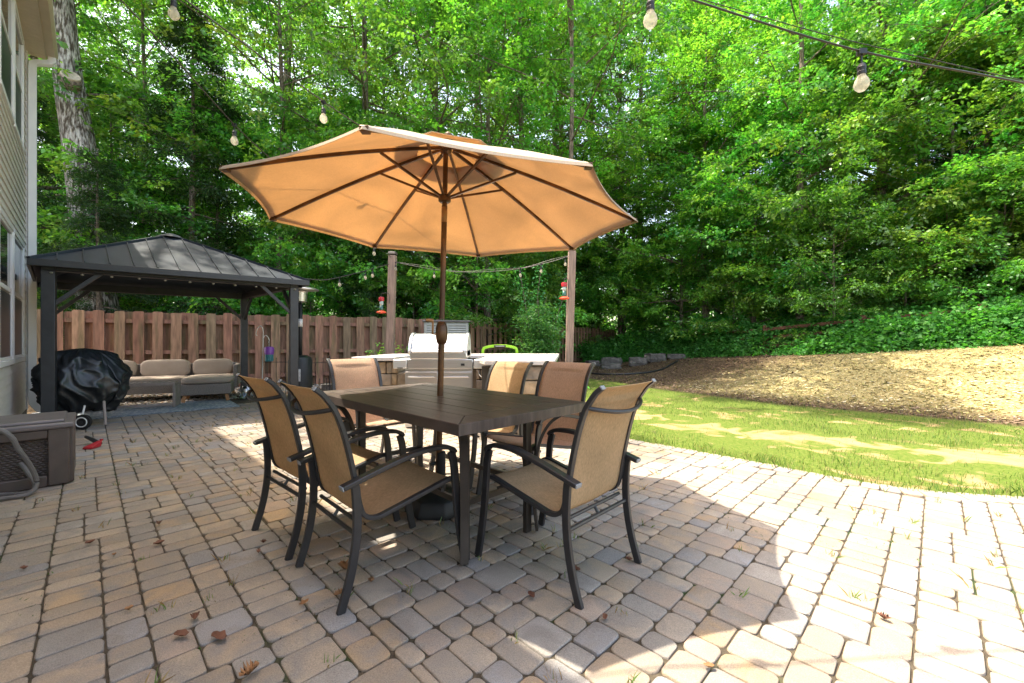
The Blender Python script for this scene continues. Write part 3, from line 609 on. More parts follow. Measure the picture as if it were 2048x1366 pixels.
# ---------------------------------------------------------------- patio heater, wire fence, hook, jar
ht=thing('patio_heater',(-3.86,7.75,0),0,'black propane patio heater standing behind the front right gazebo post','heater')
MB().lathe((0,0,0),[(.22,0),(.225,.03),(.205,.05),(.20,.80),(.18,.86),(.10,.90)],28).build('tank_housing',M['black'],ht,smooth=False,bevel=.004)
MB().box((.055,-.204,.55),(.10,.006,.22)).build('label_plate',M['label'],ht)
MB().lathe((0,0,.88),[(.035,0),(.035,1.0)],14).build('pole',M['black'],ht,smooth=True)
MB().lathe((0,0,1.42),[(.04,0),(.04,.14)],14).build('sticker',M['label'],ht,smooth=True)
MB().lathe((0,0,1.86),[(.05,0),(.11,.02),(.12,.18),(.13,.20),(.05,.215)],20).build('burner',M['steel'],ht)
MB().lathe((.02,0,2.09),[(.30,0),(.28,.02),(.18,.045),(.04,.06)],28).build('reflector',M['steel'],ht,smooth=True)
def wirefence(P0,P1,label,hh=.86):
    P0=Vector(P0); P1=Vector(P1); d=P1-P0; Ln=d.length; o=thing('wire_garden_fence',P0,math.atan2(d.y,d.x),label,'fence','black garden fence sections by the heater')
    mb=MB(); n=int(Ln/.085)
    for k in range(n+1):
        x=k*Ln/n; h=hh*.93 if k%2 else hh*.45
        mb.tube([(x,0,.02),(x,0,h)],.0055,5); mb.lathe((x,0,h),[(.001,.03),(.010,0),(.004,-.008)],6)
    mb.build('pickets',M['metal'],o); MB().tube([(0,0,hh*.85),(Ln,0,hh*.85)],.006,6).build('rail',M['metal'],o); MB().tube([(0,0,.10),(Ln,0,.10)],.006,6).build('rail',M['metal'],o)
    MB().tube([(0,0,.3),(Ln,0,.3)],.005,6).build('rail',M['metal'],o)
    for x in (0,Ln): MB().tube([(x,0,0),(x,0,hh)],.013,8).build('post',M['metal'],o)
wirefence((-5.05,8.6,0),(-4.2,8.75,0),'black wire garden fence section left of the heater')
wirefence((-3.98,8.15,0),(-3.75,8.75,0),'short black wire garden fence section right of the heater')
hk=thing('shepherds_hook',(-5.02,8.52,0),0,'thin white shepherd hook with two curled arms by the fence','garden hook')
MB().tube(bez([(0,0,0),(.02,0,.6),(.03,0,1.2),(.03,0,1.38),(-.01,0,1.455),(-.06,0,1.44),(-.10,0,1.36),(-.115,0,1.29),(-.09,0,1.27)],5),.008,6,up=(0,1,0)).build('pole',M['white'],hk)
MB().tube(bez([(.03,0,1.20),(.07,0,1.27),(.12,0,1.25),(.155,0,1.17),(.14,0,1.13)],5),.006,6,up=(0,1,0)).build('arm',M['white'],hk)
lt=thing('hanging_lantern',(-4.87,8.52,.72),0,'small purple and teal feeder hanging from the white hook','feeder')
MB().lathe((0,0,.17),[(.085,0),(.09,.12),(.075,.15),(.02,.16)],14).build('lid',M['purple'],lt,bevel=.003)
MB().lathe((0,0,.03),[(.065,0),(.078,.02),(.078,.14)],14).build('jar',M['teal'],lt)
MB().tube([(0,0,.32),(.0,0,.42)],.003,5).build('wire',M['white'],lt)
jr=thing('glass_jar',(-5.35,8.55,0),0,'big clear glass jar with a crumpled silver top beside the sofa','jar')
MB().lathe((0,0,0),[(.10,0),(.125,.02),(.13,.18),(.10,.25),(.06,.28)],18).build('jar_body',glassmat('jar_glass',(.8,.88,.92),.55,.08),jr,smooth=True)
mb=MB(); mb.grid(lambda u,v:Vector(((.045+.06*v+.02*math.sin(u*2*PI*5)*v)*math.cos(u*2*PI),(.045+.06*v)*math.sin(u*2*PI),.27+.09*v+.02*math.sin(u*2*PI*4+1)*v)),40,6); mb.build('foil_top',mat('silver_foil',(.35,.36,.38),.35,.8,.3,10,.6,30),jr,smooth=True)

# ---------------------------------------------------------------- resin deck box and hose
BX=thing('deck_box',(-3.59,3.45,0),PI/4,'brown resin deck box with woven-look panels and grey lid beside the hose','storage box')
# local: x along B (to the right), y along A (away); front face at y=0, right end at x=0
L_=1.35; Dp=.62
mb=MB(); mb.box((-L_/2,Dp/2,.235),(L_-.06,Dp-.06,.43)); mb.build('body',M['resin'],BX,bevel=.012)
mb=MB()
for (c,d) in (((-.06,-.004,.235),(.12,.05,.45)),((-L_+.06,-.004,.235),(.12,.05,.45)),((-L_/2,-.002,.05),(L_-.24,.045,.09)),((-L_/2,-.002,.42),(L_-.24,.045,.07)),
  ((.0,.07,.235),(.05,.12,.449)),((0,Dp-.06,.235),(.05,.12,.449)),((0,Dp/2,.05),(.045,Dp-.26,.09)),((0,Dp/2,.42),(.045,Dp-.26,.07))): mb.box(c,d)
mb.build('frame',M['resin'],BX,bevel=.01,seg=3)
mb=MB(); nx_,nz_=int((L_-.24)/.038),16
for i in range(nx_):
    for j in range(nz_):
        x=-L_+.14+i*.038+(.019 if j%2 else 0); z=.10+j*.018
        if z<.375: mb.lathe((x,.026,z),[(.004,-.017),(.0085,-.008),(.010,0),(.0085,.008),(.004,.017)],6,axis=Vector((1,0,.25 if j%2 else -.25)))
mb.build('woven_panel',M['resin'],BX)
mb=MB(); mb.box((-L_/2+.005,Dp/2-.015,.480),(L_+.05,Dp+.07,.045)); mb.box((-L_/2+.005,Dp/2-.015,.512),(L_-.06,Dp-.04,.028)); mb.build('lid',M['resinlid'],BX,bevel=.014,seg=3)
MB().lathe((-.78,-.015,.21),[(.05,0),(.06,.01),(.04,.03)],20,axis=Vector((0,-1,0))).build('lock',M['black'],BX)
hs=bez([(-4.1,2.7,.80),(-3.64,2.99,.545),(-3.57,3.08,.36),(-3.55,3.17,.13),(-3.56,3.14,.03),(-3.66,3.05,.022),(-3.9,2.9,.02),(-4.4,2.7,.02)],8)
MB().tube(hs,.0155,10).build('t',M['hose']); o=bpy.data.objects['t']; o.name='garden_hose'; tag(o,'grey garden hose draped down past the box onto the pavers','hose')
hs=bez([(-4.6,2.95,.02),(-4.2,3.04,.022),(-3.78,3.13,.02),(-3.62,3.17,.022),(-3.60,3.21,.06),(-3.69,3.24,.15),(-3.77,3.26,.215)],8)
MB().tube(hs,.0155,10).build('t',M['hose']); o=bpy.data.objects['t']; o.name='garden_hose'; tag(o,'loop of grey garden hose ending at the front of the deck box','hose')
tr=thing('garden_blower',(-4.50,4.62,0),0,'small red and black garden tool lying on the pavers by the deck box','garden tool'); tr.scale=(.48,.48,.55)
MB().tube([(-.62,.34,.14),(-.30,.20,.10),(.02,.03,.07)],.042,10,scales=[.7,1,.9]).build('tube',M['black'],tr,bevel=.002)
mb=MB(); mb.add([(-.03,-.02,.02),(.07,.0,.02),(.08,-.22,.01),(-.12,-.24,.01),(-.02,.03,.13),(.07,.03,.13),(.07,-.21,.05),(-.11,-.23,.05)],[(0,3,2,1),(4,5,6,7),(0,1,5,4),(1,2,6,5),(2,3,7,6),(3,0,4,7)]); mb.build('nozzle',M['red'],tr,bevel=.006)
MB().box((-.015,-.19,.012),(.14,.05,.022)).build('foot',M['black'],tr,bevel=.003)
MB().box((.03,.05,.14),(.05,.04,.03)).build('grip',M['red'],tr,bevel=.004)

# ---------------------------------------------------------------- outdoor kitchen
def stonewall(mb,x0,x1,y0,y1,h,seed,rows=5):
    r=random.Random(seed); rh=h/rows; cols=[(.40,.30,.20),(.30,.25,.19),(.46,.34,.21),(.26,.22,.18),(.36,.29,.22),(.22,.20,.17)]
    mb.box(((x0+x1)/2,(y0+y1)/2,h/2),(x1-x0-.05,y1-y0-.05,h-.02),col=(.10,.085,.07))
    for q in range(rows):
        for (a0,a1,fx) in ((x0,x1,True),(y0,y1,False)):
            a=a0-(0 if fx else 0)
            while a<a1-.03:
                ln=min(r.uniform(.16,.42),a1-a)
                if a1-(a+ln)<.08: ln=a1-a
                for side in (0,1):
                    if side==1 and fx: continue
                    k=r.uniform(.8,1.15); c=tuple(v*k for v in r.choice(cols)); dd=r.uniform(.05,.08)
                    if fx: mb.box((a+ln/2,y0-.02+dd/2+r.uniform(-.01,.01),q*rh+rh/2),(ln-.012,dd+.03,rh-.012),r.gauss(0,.01),c)
                    else: mb.box(((x0+.02-dd/2+.0) if side==0 else (x1-.02+dd/2),a+ln/2,q*rh+rh/2),(dd+.03,ln-.012,rh-.012),r.gauss(0,.01),c)
                a+=ln
KT=thing('outdoor_kitchen',(0,0,0),0,'tan stone-block outdoor kitchen with pale counters around the grill','outdoor kitchen')
mb=MB(); stonewall(mb,-2.17,-1.72,6.1,7.6,.86,3); mb.build('stone_base',M['stone'],KT,bevel=.018)
mb=MB(); stonewall(mb,-1.66,-1.30,6.15,6.9,.70,8,3); mb.build('stone_base',M['stone'],KT,bevel=.018,label='low rough stone blocks below the side shelf of the grill')
mb=MB(); stonewall(mb,.06,.52,5.05,7.4,.86,5); mb.build('stone_base',M['stone'],KT,bevel=.018,label='sunlit stone pier under the right counter')
mb=MB(); stonewall(mb,-1.70,.06,7.05,7.5,.86,6); mb.build('stone_base',M['stone'],KT,bevel=.018)
mb=MB()
def slab(x,y0,y1): pass
o_=[(-2.27,6.0),(-1.66,6.0),(-1.60,6.95),(-.40,6.95),(-.40,5.25),(-.32,4.95),(.49,4.92),(.86,7.75),(-2.15,7.75)]
vs=[(x,y,.875) for x,y in o_]+[(x,y,.93) for x,y in o_]; n=len(o_)
mb.add(vs,[tuple(range(n-1,-1,-1)),tuple(range(n,2*n))]+[(i,(i+1)%n,(i+1)%n+n,i+n) for i in range(n)]); mb.build('countertop',M['counter'],KT,bevel=.008)
mb=MB(); mb.box((-.17,5.35,.44),(.42,.04,.80)); mb.build('cabinet_side',mat('dark_cabinet',(.05,.045,.04),.7),KT)
GR=thing('gas_grill',(-.92,5.62,0),0,'stainless steel gas grill with closed rounded lid built into the stone counter','grill')
# local front at y=0
MB().box((-.05,.32,.40),(.90,.60,.78)).build('cabinet',M['steel'],GR,bevel=.006)
for s in (-1,1):
    dr=MB().box((-.05+s*.225,.008,.40),(.43,.03,.70)).build('door',M['steel'],GR,bevel=.006)
    MB().tube([(-.05+s*.225-.17,-.03,.68),(-.05+s*.225+.17,-.03,.68)],.010,8).build('handle',M['steel'],dr)
MB().box((-.03,.02,.852),(.86,.07,.128)).build('control_panel',M['steel'],GR,bevel=.008)
for s,x0_,x1_ in ((-1,-.66,-.465),(1,.405,.98)): MB().box(((x0_+x1_)/2,.26,.852),(x1_-x0_-.01,.52,.124)).build('side_shelf',M['steelw'],GR,bevel=.014,seg=3)
MB().box((.27,-.018,.845),(.05,.006,.03)).box((-.56,-.003,.80),(.07,.004,.012)).box((.62,-.003,.842),(.012,.004,.012)).build('control_marks',M['black'],GR)
MB().box((-.05,.20,.98),(.76,.44,.14)).build('firebox',M['steel'],GR,bevel=.02)
prof=[(0,.0),(-.03,.05),(.0,.13),(.06,.22),(.14,.275),(.24,.29),(.36,.26),(.44,.16),(.47,.0)]
lx0,lx1=-.45,.33
mb=MB(); n=len(prof); vs=[(lx0+.03,.02+a,.97+b) for a,b in prof]+[(lx1-.03,.02+a,.97+b) for a,b in prof]; mb.add(vs,[(j,j+1,n+j+1,n+j) for j in range(n-1)]+[tuple(range(n))[::-1],tuple(range(n,2*n))]); lid=mb.build('lid',M['steelw'],GR,bevel=.02,seg=3)
for s,x_ in ((-1,lx0),(1,lx1)):
    mb=MB(); vs=[(x_,.012+a*1.03-.005,.965+b*1.05) for a,b in prof]+[(x_-s*.035,.012+a*1.03-.005,.965+b*1.05) for a,b in prof]; mb.add(vs,[(j,(j+1)%n,n+(j+1)%n,n+j) for j in range(n)]+[tuple(range(n)),tuple(range(n,2*n))[::-1]]); mb.build('lid_end',M['steelw'],lid,bevel=.008)
MB().tube([(lx0+.06,-.055,1.01),(lx1-.06,-.055,1.01)],.013,10).build('lid_handle',M['steel'],lid)
ax=Vector((0,-.80,.6)).normalized(); MB().lathe((-.03,.045,1.185),[(.04,0),(.042,.012),(.036,.014)],20,axis=ax).build('thermometer',M['white'],lid)
nrm=Matrix.Rotation(-.52,3,'X')
MB().box((-.33,.025,1.08),(.14,.006,.055),m=nrm).build('badge',M['white'],lid)
mb=MB()
for k,wd in enumerate((.010,.007,.010,.012,.006,.012,.010)): mb.box((-.378+k*.016,.020,1.085),(wd,.004,.018 if k%2 else .014),m=nrm)
mb.build('badge_lettering',M['metal'],lid); MB().box((-.33,.030,1.062),(.12,.004,.004),m=nrm).build('badge_line',M['badge'],lid)
MB().tube(bez([(.46,.1,.78),(.50,-.02,.70),(.56,-.02,.66),(.60,.05,.60)],5),.006,6).build('gas_hose',M['white'],GR)
CA=thing('garden_cart',(-.23,8.1,0),0,'bright lime green cart handle with a black name plate behind the counter','cart')
MB().sweep(bez([(-.325,0,.0),(-.325,0,.86),(-.315,0,1.0),(-.27,0,1.035),(-.12,0,1.065),(.12,0,1.065),(.27,0,1.035),(.315,0,1.0),(.325,0,.86),(.325,0,.0)],3),[(-.025,-.022),(.025,-.022),(.025,.022),(-.025,.022)],(0,1,0)).build('handle',M['lime'],CA,bevel=.004)
pl=MB().box((0,-.028,1.062),(.22,.006,.038)).build('name_plate',M['black'],CA,bevel=.002)
mb=MB()
for k in range(9): mb.box((-.075+k*.019,-.0325,1.062),(.012,.003,.016 if k%2 else .012))
mb.build('plate_lettering',M['white'],pl)
MB().box((0,.22,.34),(.6,.5,.4)).build('tub',M['black'],CA,bevel=.02)
for s in (-1,1): MB().lathe((s*.34,.2,.14),[(.05,-.02),(.14,-.022),(.14,.022),(.05,.02)],18,axis=Vector((1,0,0))).build('wheel',M['rubber'],CA)

# light posts, feeders
def lpost(x,y,h,label,cap):
    o=thing('light_post',(x,y,0),0,label,'wooden post','light posts behind the kitchen'); MB().bar((-.045,0,0),(.03,0,h-.05),.135,.135,(0,1,0)).build('post',M['post'],o,bevel=.006)
    MB().box((.03,0,h-.005),(.16,.16,.05),taper=.8).build('cap',mat('lamp_cap',(.10,.085,.075),.5) if cap else M['post'],o,bevel=.006)
    return o
lpost(-2.36,8.3,2.88,'weathered square wood post with dark cap, left of the grill',True)
lpost(1.10,8.0,2.90,'weathered square wood post right of the grill beside the shrub',False)
def feeder(x,y,z,side,label,hx):
    o=thing('hummingbird_feeder',(x,y,z),0,label,'bird feeder','red feeders on the light posts')
    MB().lathe((0,0,.0),[(.03,-.012),(.09,0),(.10,.012),(.07,.035),(.03,.045)],16).build('tray',M['orange'],o,bevel=.002)
    MB().lathe((0,0,.04),[(.03,0),(.037,.02),(.037,.11)],14).build('nectar_tube',M['nectar'],o,smooth=True)
    MB().lathe((0,0,.152),[(.038,0),(.038,.08)],14).build('glass_tube',mat('cloudy_glass',(.45,.55,.52),.15),o,smooth=True)
    MB().lathe((0,0,.23),[(.052,0),(.055,.05),(.05,.075),(.01,.08)],14).build('cap',M['red'],o,bevel=.002)
    MB().tube(bez([(0,0,.31),(.0,0,.36),(hx*.4,0,.385),(hx,0,.36),(hx+.005,0,.18)],4),.006,6,up=(0,1,0)).build('hanger',M['metal'],o)
feeder(-2.52,8.2,1.70,1,'red-capped hummingbird feeder on the left light post',.15)
feeder(.97,7.9,1.94,1,'red-capped hummingbird feeder on the right light post',.07)

# ---------------------------------------------------------------- string lights
SOCK=None
def strand(pts_,bulbs,label,r=.0045,cord=.05,double=False,sc_=1.0):
    P=bez(pts_,10); o=thing('string_light',P[0],0,label,'string lights','strands of bulb lights over the patio'); b0=P[0]
    MB().tube([q-b0 for q in P],r,6).build('cable',M['metal2'],o)
    if double: MB().tube([q-b0+Z*(.03*math.sin(i/len(P)*PI*3)**2+.012)+Vector((0,.01,0)) for i,q in enumerate(P)],r*.45,5).build('guide_wire',M['metal2'],o)
    for t in bulbs:
        # t: position on the strand given by x or y coordinate (axis, value)
        ax_,val=t; best=None
        for a,b in zip(P[:-1],P[1:]):
            if (a[ax_]-val)*(b[ax_]-val)<=0 and a[ax_]!=b[ax_]: best=a.lerp(b,(val-a[ax_])/(b[ax_]-a[ax_])); break
        if best is None: continue
        q=best-b0; k=sc_
        s=MB().box((q.x,q.y,q.z-.004),(.03*k,.022*k,.022*k)).tube([q,q-Z*cord],.0035*k,5).lathe(tuple(q-Z*(cord+.045*k)),[(.016*k,0),(.017*k,.012*k),(.015*k,.016*k),(.017*k,.030*k),(.012*k,.045*k),(.005*k,.05*k)],14).build('socket',M['black'],o)
        MB().lathe(tuple(q-Z*(cord+.115*k)),[(.002,0),(.014*k,.004*k),(.026*k,.018*k),(.0285*k,.032*k),(.024*k,.048*k),(.016*k,.062*k),(.013*k,.075*k)],16).build('bulb',M['bulb'],s,smooth=True)
strand([(-2.45,1.45,3.9),(-1,1.66,3.05),(-.27,1.69,2.80),(.56,1.735,2.60),(1.42,1.79,2.385),(2.23,1.85,2.275),(3.6,2.1,2.2),(6,2.6,2.4),(12,4,3)],[(0,-.27),(0,.565),(0,1.475),(0,2.35),(0,3.2)],'near black light strand crossing the top right over the patio, its big bulb closest',.0042,.055,True)
strand([(-2.30,1.35,3.30),(-2.2,2.4,3.07),(-2.2,3.07,2.93),(-2.24,3.43,2.90),(-2.25,3.9,2.86),(-2.28,6,2.74),(-2.33,8.25,2.78)],[(1,2.0),(1,3.43),(1,5.4),(1,7.1)],'left light strand from the house to the left wooden post')
strand([(-2.6,1.65,3.5),(-1.95,2.45,3.17),(-1.437,3.24,2.98),(-1.08,3.9,2.93),(-.2,5.6,2.83),(1.08,7.95,2.82)],[(1,2.45),(1,3.24),(1,4.03),(1,4.8),(1,6.3)],'middle light strand passing above the umbrella to the right wooden post')
strand([(-2.33,8.25,2.70),(-1.5,8.2,2.54),(-.8,8.15,2.48),(.0,8.1,2.52),(.6,8.02,2.62),(1.08,7.95,2.75)],[(0,-2.26),(0,-1.5),(0,.16),(0,.55),(0,1.0)],'sagging light strand between the two wooden posts',.006,.05,True)
strand([(-3.45,7.10,2.2),(-3.2,7.35,2.22),(-2.8,7.8,2.42),(-2.36,8.25,2.66)],[(0,-3.05),(0,-2.72),(0,-2.62)],'short light strand from the gazebo roof to the left wooden post',.006)

# ---------------------------------------------------------------- dining table
TC=Vector((-.495,2.82,0)); TA,TB,TH=1.72,.98,.788
TB_=thing('dining_table',TC,R(135),'dark brown planked metal dining table under the umbrella','table')
# local x along A (to the far left), y along -B
mb=MB(); fw=.16; g=.006; hx,hy=TA/2,TB/2; zt=TH-.014
def trap(p,th=.022): 
    n=len(p); vs=[(x,y,zt-th/2) for x,y in p]+[(x,y,zt+th/2) for x,y in p]; mb.add(vs,[tuple(range(n-1,-1,-1)),tuple(range(n,2*n))]+[(i,(i+1)%n,(i+1)%n+n,i+n) for i in range(n)])
e=.003
trap([(-hx+e,-hy+.001),(hx-e,-hy+.001),(hx-fw-e,-hy+fw),(-hx+fw+e,-hy+fw)]); trap([(hx-e,hy-.001),(-hx+e,hy-.001),(-hx+fw+e,hy-fw),(hx-fw-e,hy-fw)])
trap([(-hx+.001,hy-e),(-hx+.001,-hy+e),(-hx+fw,-hy+fw+e),(-hx+fw,hy-fw-e)]); trap([(hx-.001,-hy+e),(hx-.001,hy-e),(hx-fw,hy-fw-e),(hx-fw,-hy+fw+e)])
ip=(TB-2*fw)/4
for k in range(4):
    y0=-hy+fw+k*ip+.003; y1=y0+ip-.006; trap([(-hx+fw+g,y0),(hx-fw-g,y0),(hx-fw-g,y1),(-hx+fw+g,y1)],.020)
mb.build('tabletop',M['table'],TB_,bevel=.003)
mb=MB(); mb.box((0,0,zt-.018),(TA-.1,TB-.1,.010)); mb.build('underside',M['metal2'],TB_)
MB().box((0,-hy+.004,zt-.016),(TA,.008,.05)).box((0,hy-.004,zt-.016),(TA,.008,.05)).box((-hx+.004,0,zt-.016),(.008,TB-.016,.05)).box((hx-.004,0,zt-.016),(.008,TB-.016,.05)).build('edge_band',M['table'],TB_)
lx,ly=hx-.27,hy-.25
for sx_ in (-1,1):
    for sy_ in (-1,1):
        mb=MB(); mb.bar((sx_*lx,sy_*ly,0),(sx_*lx,sy_*ly,zt-.03),.045,.03,(1,0,0))
        mb.sweep(bez([(sx_*(lx+.23),sy_*(ly+.21),zt-.03),(sx_*(lx+.17),sy_*(ly+.155),zt-.055),(sx_*(lx+.10),sy_*(ly+.09),zt-.12),(sx_*(lx+.055),sy_*(ly+.05),zt-.24),(sx_*(lx+.035),sy_*(ly+.032),zt-.42),(sx_*(lx+.03),sy_*(ly+.027),.22),(sx_*(lx+.045),sy_*(ly+.04),.012)],5),[(-.022,-.009),(.022,-.009),(.022,.009),(-.022,.009)],(sx_*.8,sy_*.6,.1))
        mb.build('leg',M['metal2'],TB_,bevel=.002)
for s in (-1,1): MB().bar((-lx,s*ly,.30),(lx,s*ly,.30),.018,.03).build('stretcher',M['metal2'],TB_)
for s in (-1,1): MB().bar((s*lx,-ly,.30),(s*lx,ly,.30),.018,.03).build('stretcher',M['metal2'],TB_)

# ---------------------------------------------------------------- umbrella
FT=Vector((-.505,2.88,0)); TOP=Vector((-.442,2.847,2.475)); UM=thing('patio_umbrella',FT,0,'tan octagonal market umbrella on a bronze pole through the table','umbrella')
def at_(z): return FT.lerp(TOP,z/TOP.z)-FT
CN=Vector((-.442,2.847,1.971)); nn_=Vector((.031,-.009,1)).normalized(); uu=Vector((0,1,0)).cross(nn_).normalized(); vv=nn_.cross(uu); UR=1.25
apex=CN+nn_*.50
def rim(k,rad=UR,dz=0):
    a=3.831-k*PI/4; return CN+uu*math.cos(a)*rad+vv*math.sin(a)*rad+nn_*dz
def ribpt(k,t):
    """t 0 at the crown .. 1 at the tip; ribs bow slightly"""
    return apex.lerp(rim(k),t)+nn_*(.022*math.sin(t*PI))
NS=14
def panel(k,t0,t1,scal,lift=0.0,skirt=0):
    def fn(u,v):
        t=t0+(t1-t0)*v; a=ribpt(k,t); b=ribpt(k+1,t); p=a.lerp(b,u); s=4*u*(1-u)
        q=apex+(p-apex)*(1-scal*s*(v**3)); q-=nn_*(.018*s*t); q+=nn_*lift
        return q-FT
    return fn
cn=MB()
for k in range(8): cn.grid(panel(k,.17,1.0,.036),10,NS)
cnp=cn.build('canopy',M['canopy'],UM,solid=.003)
me=cnp.data; bmm=bmesh.new(); bmm.from_mesh(me); bmesh.ops.remove_doubles(bmm,verts=bmm.verts,dist=.002); bmm.to_mesh(me); bmm.free(); me.shade_smooth(); me.set_sharp_from_angle(angle=R(12))
hm=MB()
for k in range(8):
    f=panel(k,.17,1.0,.036); top_=[f(i/16,1) for i in range(17)]; nxt_=[f(i/16,.965) for i in range(17)]
    vs=[p+nn_*.003 for p in nxt_]+[p+nn_*.001 for p in top_]+[p-nn_*.012+(p-q)*.22 for p,q in zip(top_,nxt_)]
    hm.add(vs,[(i,i+1,17+i+1,17+i) for i in range(16)]+[(17+i,18+i,35+i,34+i) for i in range(16)])
hm.build('hem',M['canopy'],cnp,solid=.002)
vt=MB()
for k in range(8): vt.grid(panel(k,.015,.30,-.03,.035),6,5)
vt.build('vent',M['canopy'],cnp,solid=.003,smooth=True)
for k in range(8):
    rb=MB().sweep([ribpt(k,t)-FT-nn_*(.012+.012*(1-t)) for t in np.linspace(.03,.985,12)],[(-.008,-.010),(.008,-.010),(.008,.010),(-.008,.010)],tuple(nn_)).build('rib',M['pole'],UM,bevel=.001)
    a=ribpt(k,.37)-FT-nn_*.03; b=at_(2.12)+(uu*math.cos(3.831-k*PI/4)+vv*math.sin(3.831-k*PI/4))*.035
    MB().sweep([a,b],[(-.007,-.007),(.007,-.007),(.007,.007),(-.007,.007)],tuple(nn_)).build('strut',M['pole'],rb)
    t_=ribpt(k,.985)-FT-nn_*.015; MB().box(t_,(.035,.035,.022)).build('rib_tip',M['pole'],rb,bevel=.003)
MB().tube([at_(.02),at_(1.18)],.021,16).tube([at_(1.30),at_(2.06)],.019,16).tube([at_(2.06),at_(2.46)],.017,16).build('pole',M['pole'],UM,smooth=False,bevel=0)
MB().tube([at_(1.95),at_(2.05)],.0198,16).build('worn_band',M['rust'],UM,smooth=True)
MB().lathe(at_(2.09),[(.03,-.01),(.042,0),(.042,.03),(.03,.045),(.022,.05)],16).build('runner',M['pole'],UM)
MB().lathe(at_(2.42),[(.025,-.02),(.04,0),(.04,.03),(.02,.05)],16).build('crown_hub',M['pole'],UM)
MB().lathe(apex-FT+nn_*.03,[(.035,0),(.03,.03),(.01,.05)],12).build('finial',M['pole'],UM)
hz=at_(1.20)
ch=MB().lathe(hz,[(.022,-.07),(.034,-.055),(.040,-.03),(.040,.04),(.032,.07),(.022,.085)],18).build('crank_housing',M['pole'],UM,bevel=.003)
MB().tube([hz+Vector((-.03,-.02,.0)),hz+Vector((-.055,-.03,.0)),hz+Vector((-.052,-.035,.085))],.007,8,up=(0,1,0)).tube([hz+Vector((-.052,-.035,.088)),hz+Vector((-.095,-.055,.092))],.0095,8,up=(0,1,0)).build('crank_handle',M['rust'],ch)
ub=thing('umbrella_base',(FT.x,FT.y+.06,0),R(20),'black resin umbrella base on the pavers below the table','umbrella base')
MB().lathe((0,0,0),[(.23,0),(.235,.03),(.20,.10),(.12,.135),(.05,.15)],8).build('weight',M['black'],ub,bevel=.008)
MB().lathe((0,-.06,.14),[(.034,0),(.034,.26),(.030,.265)],16).build('sleeve',M['black'],ub)
MB().tube([(-.03,-.06,.33),(-.075,-.08,.33)],.012,8,up=(0,1,0)).build('knob',M['black'],ub)

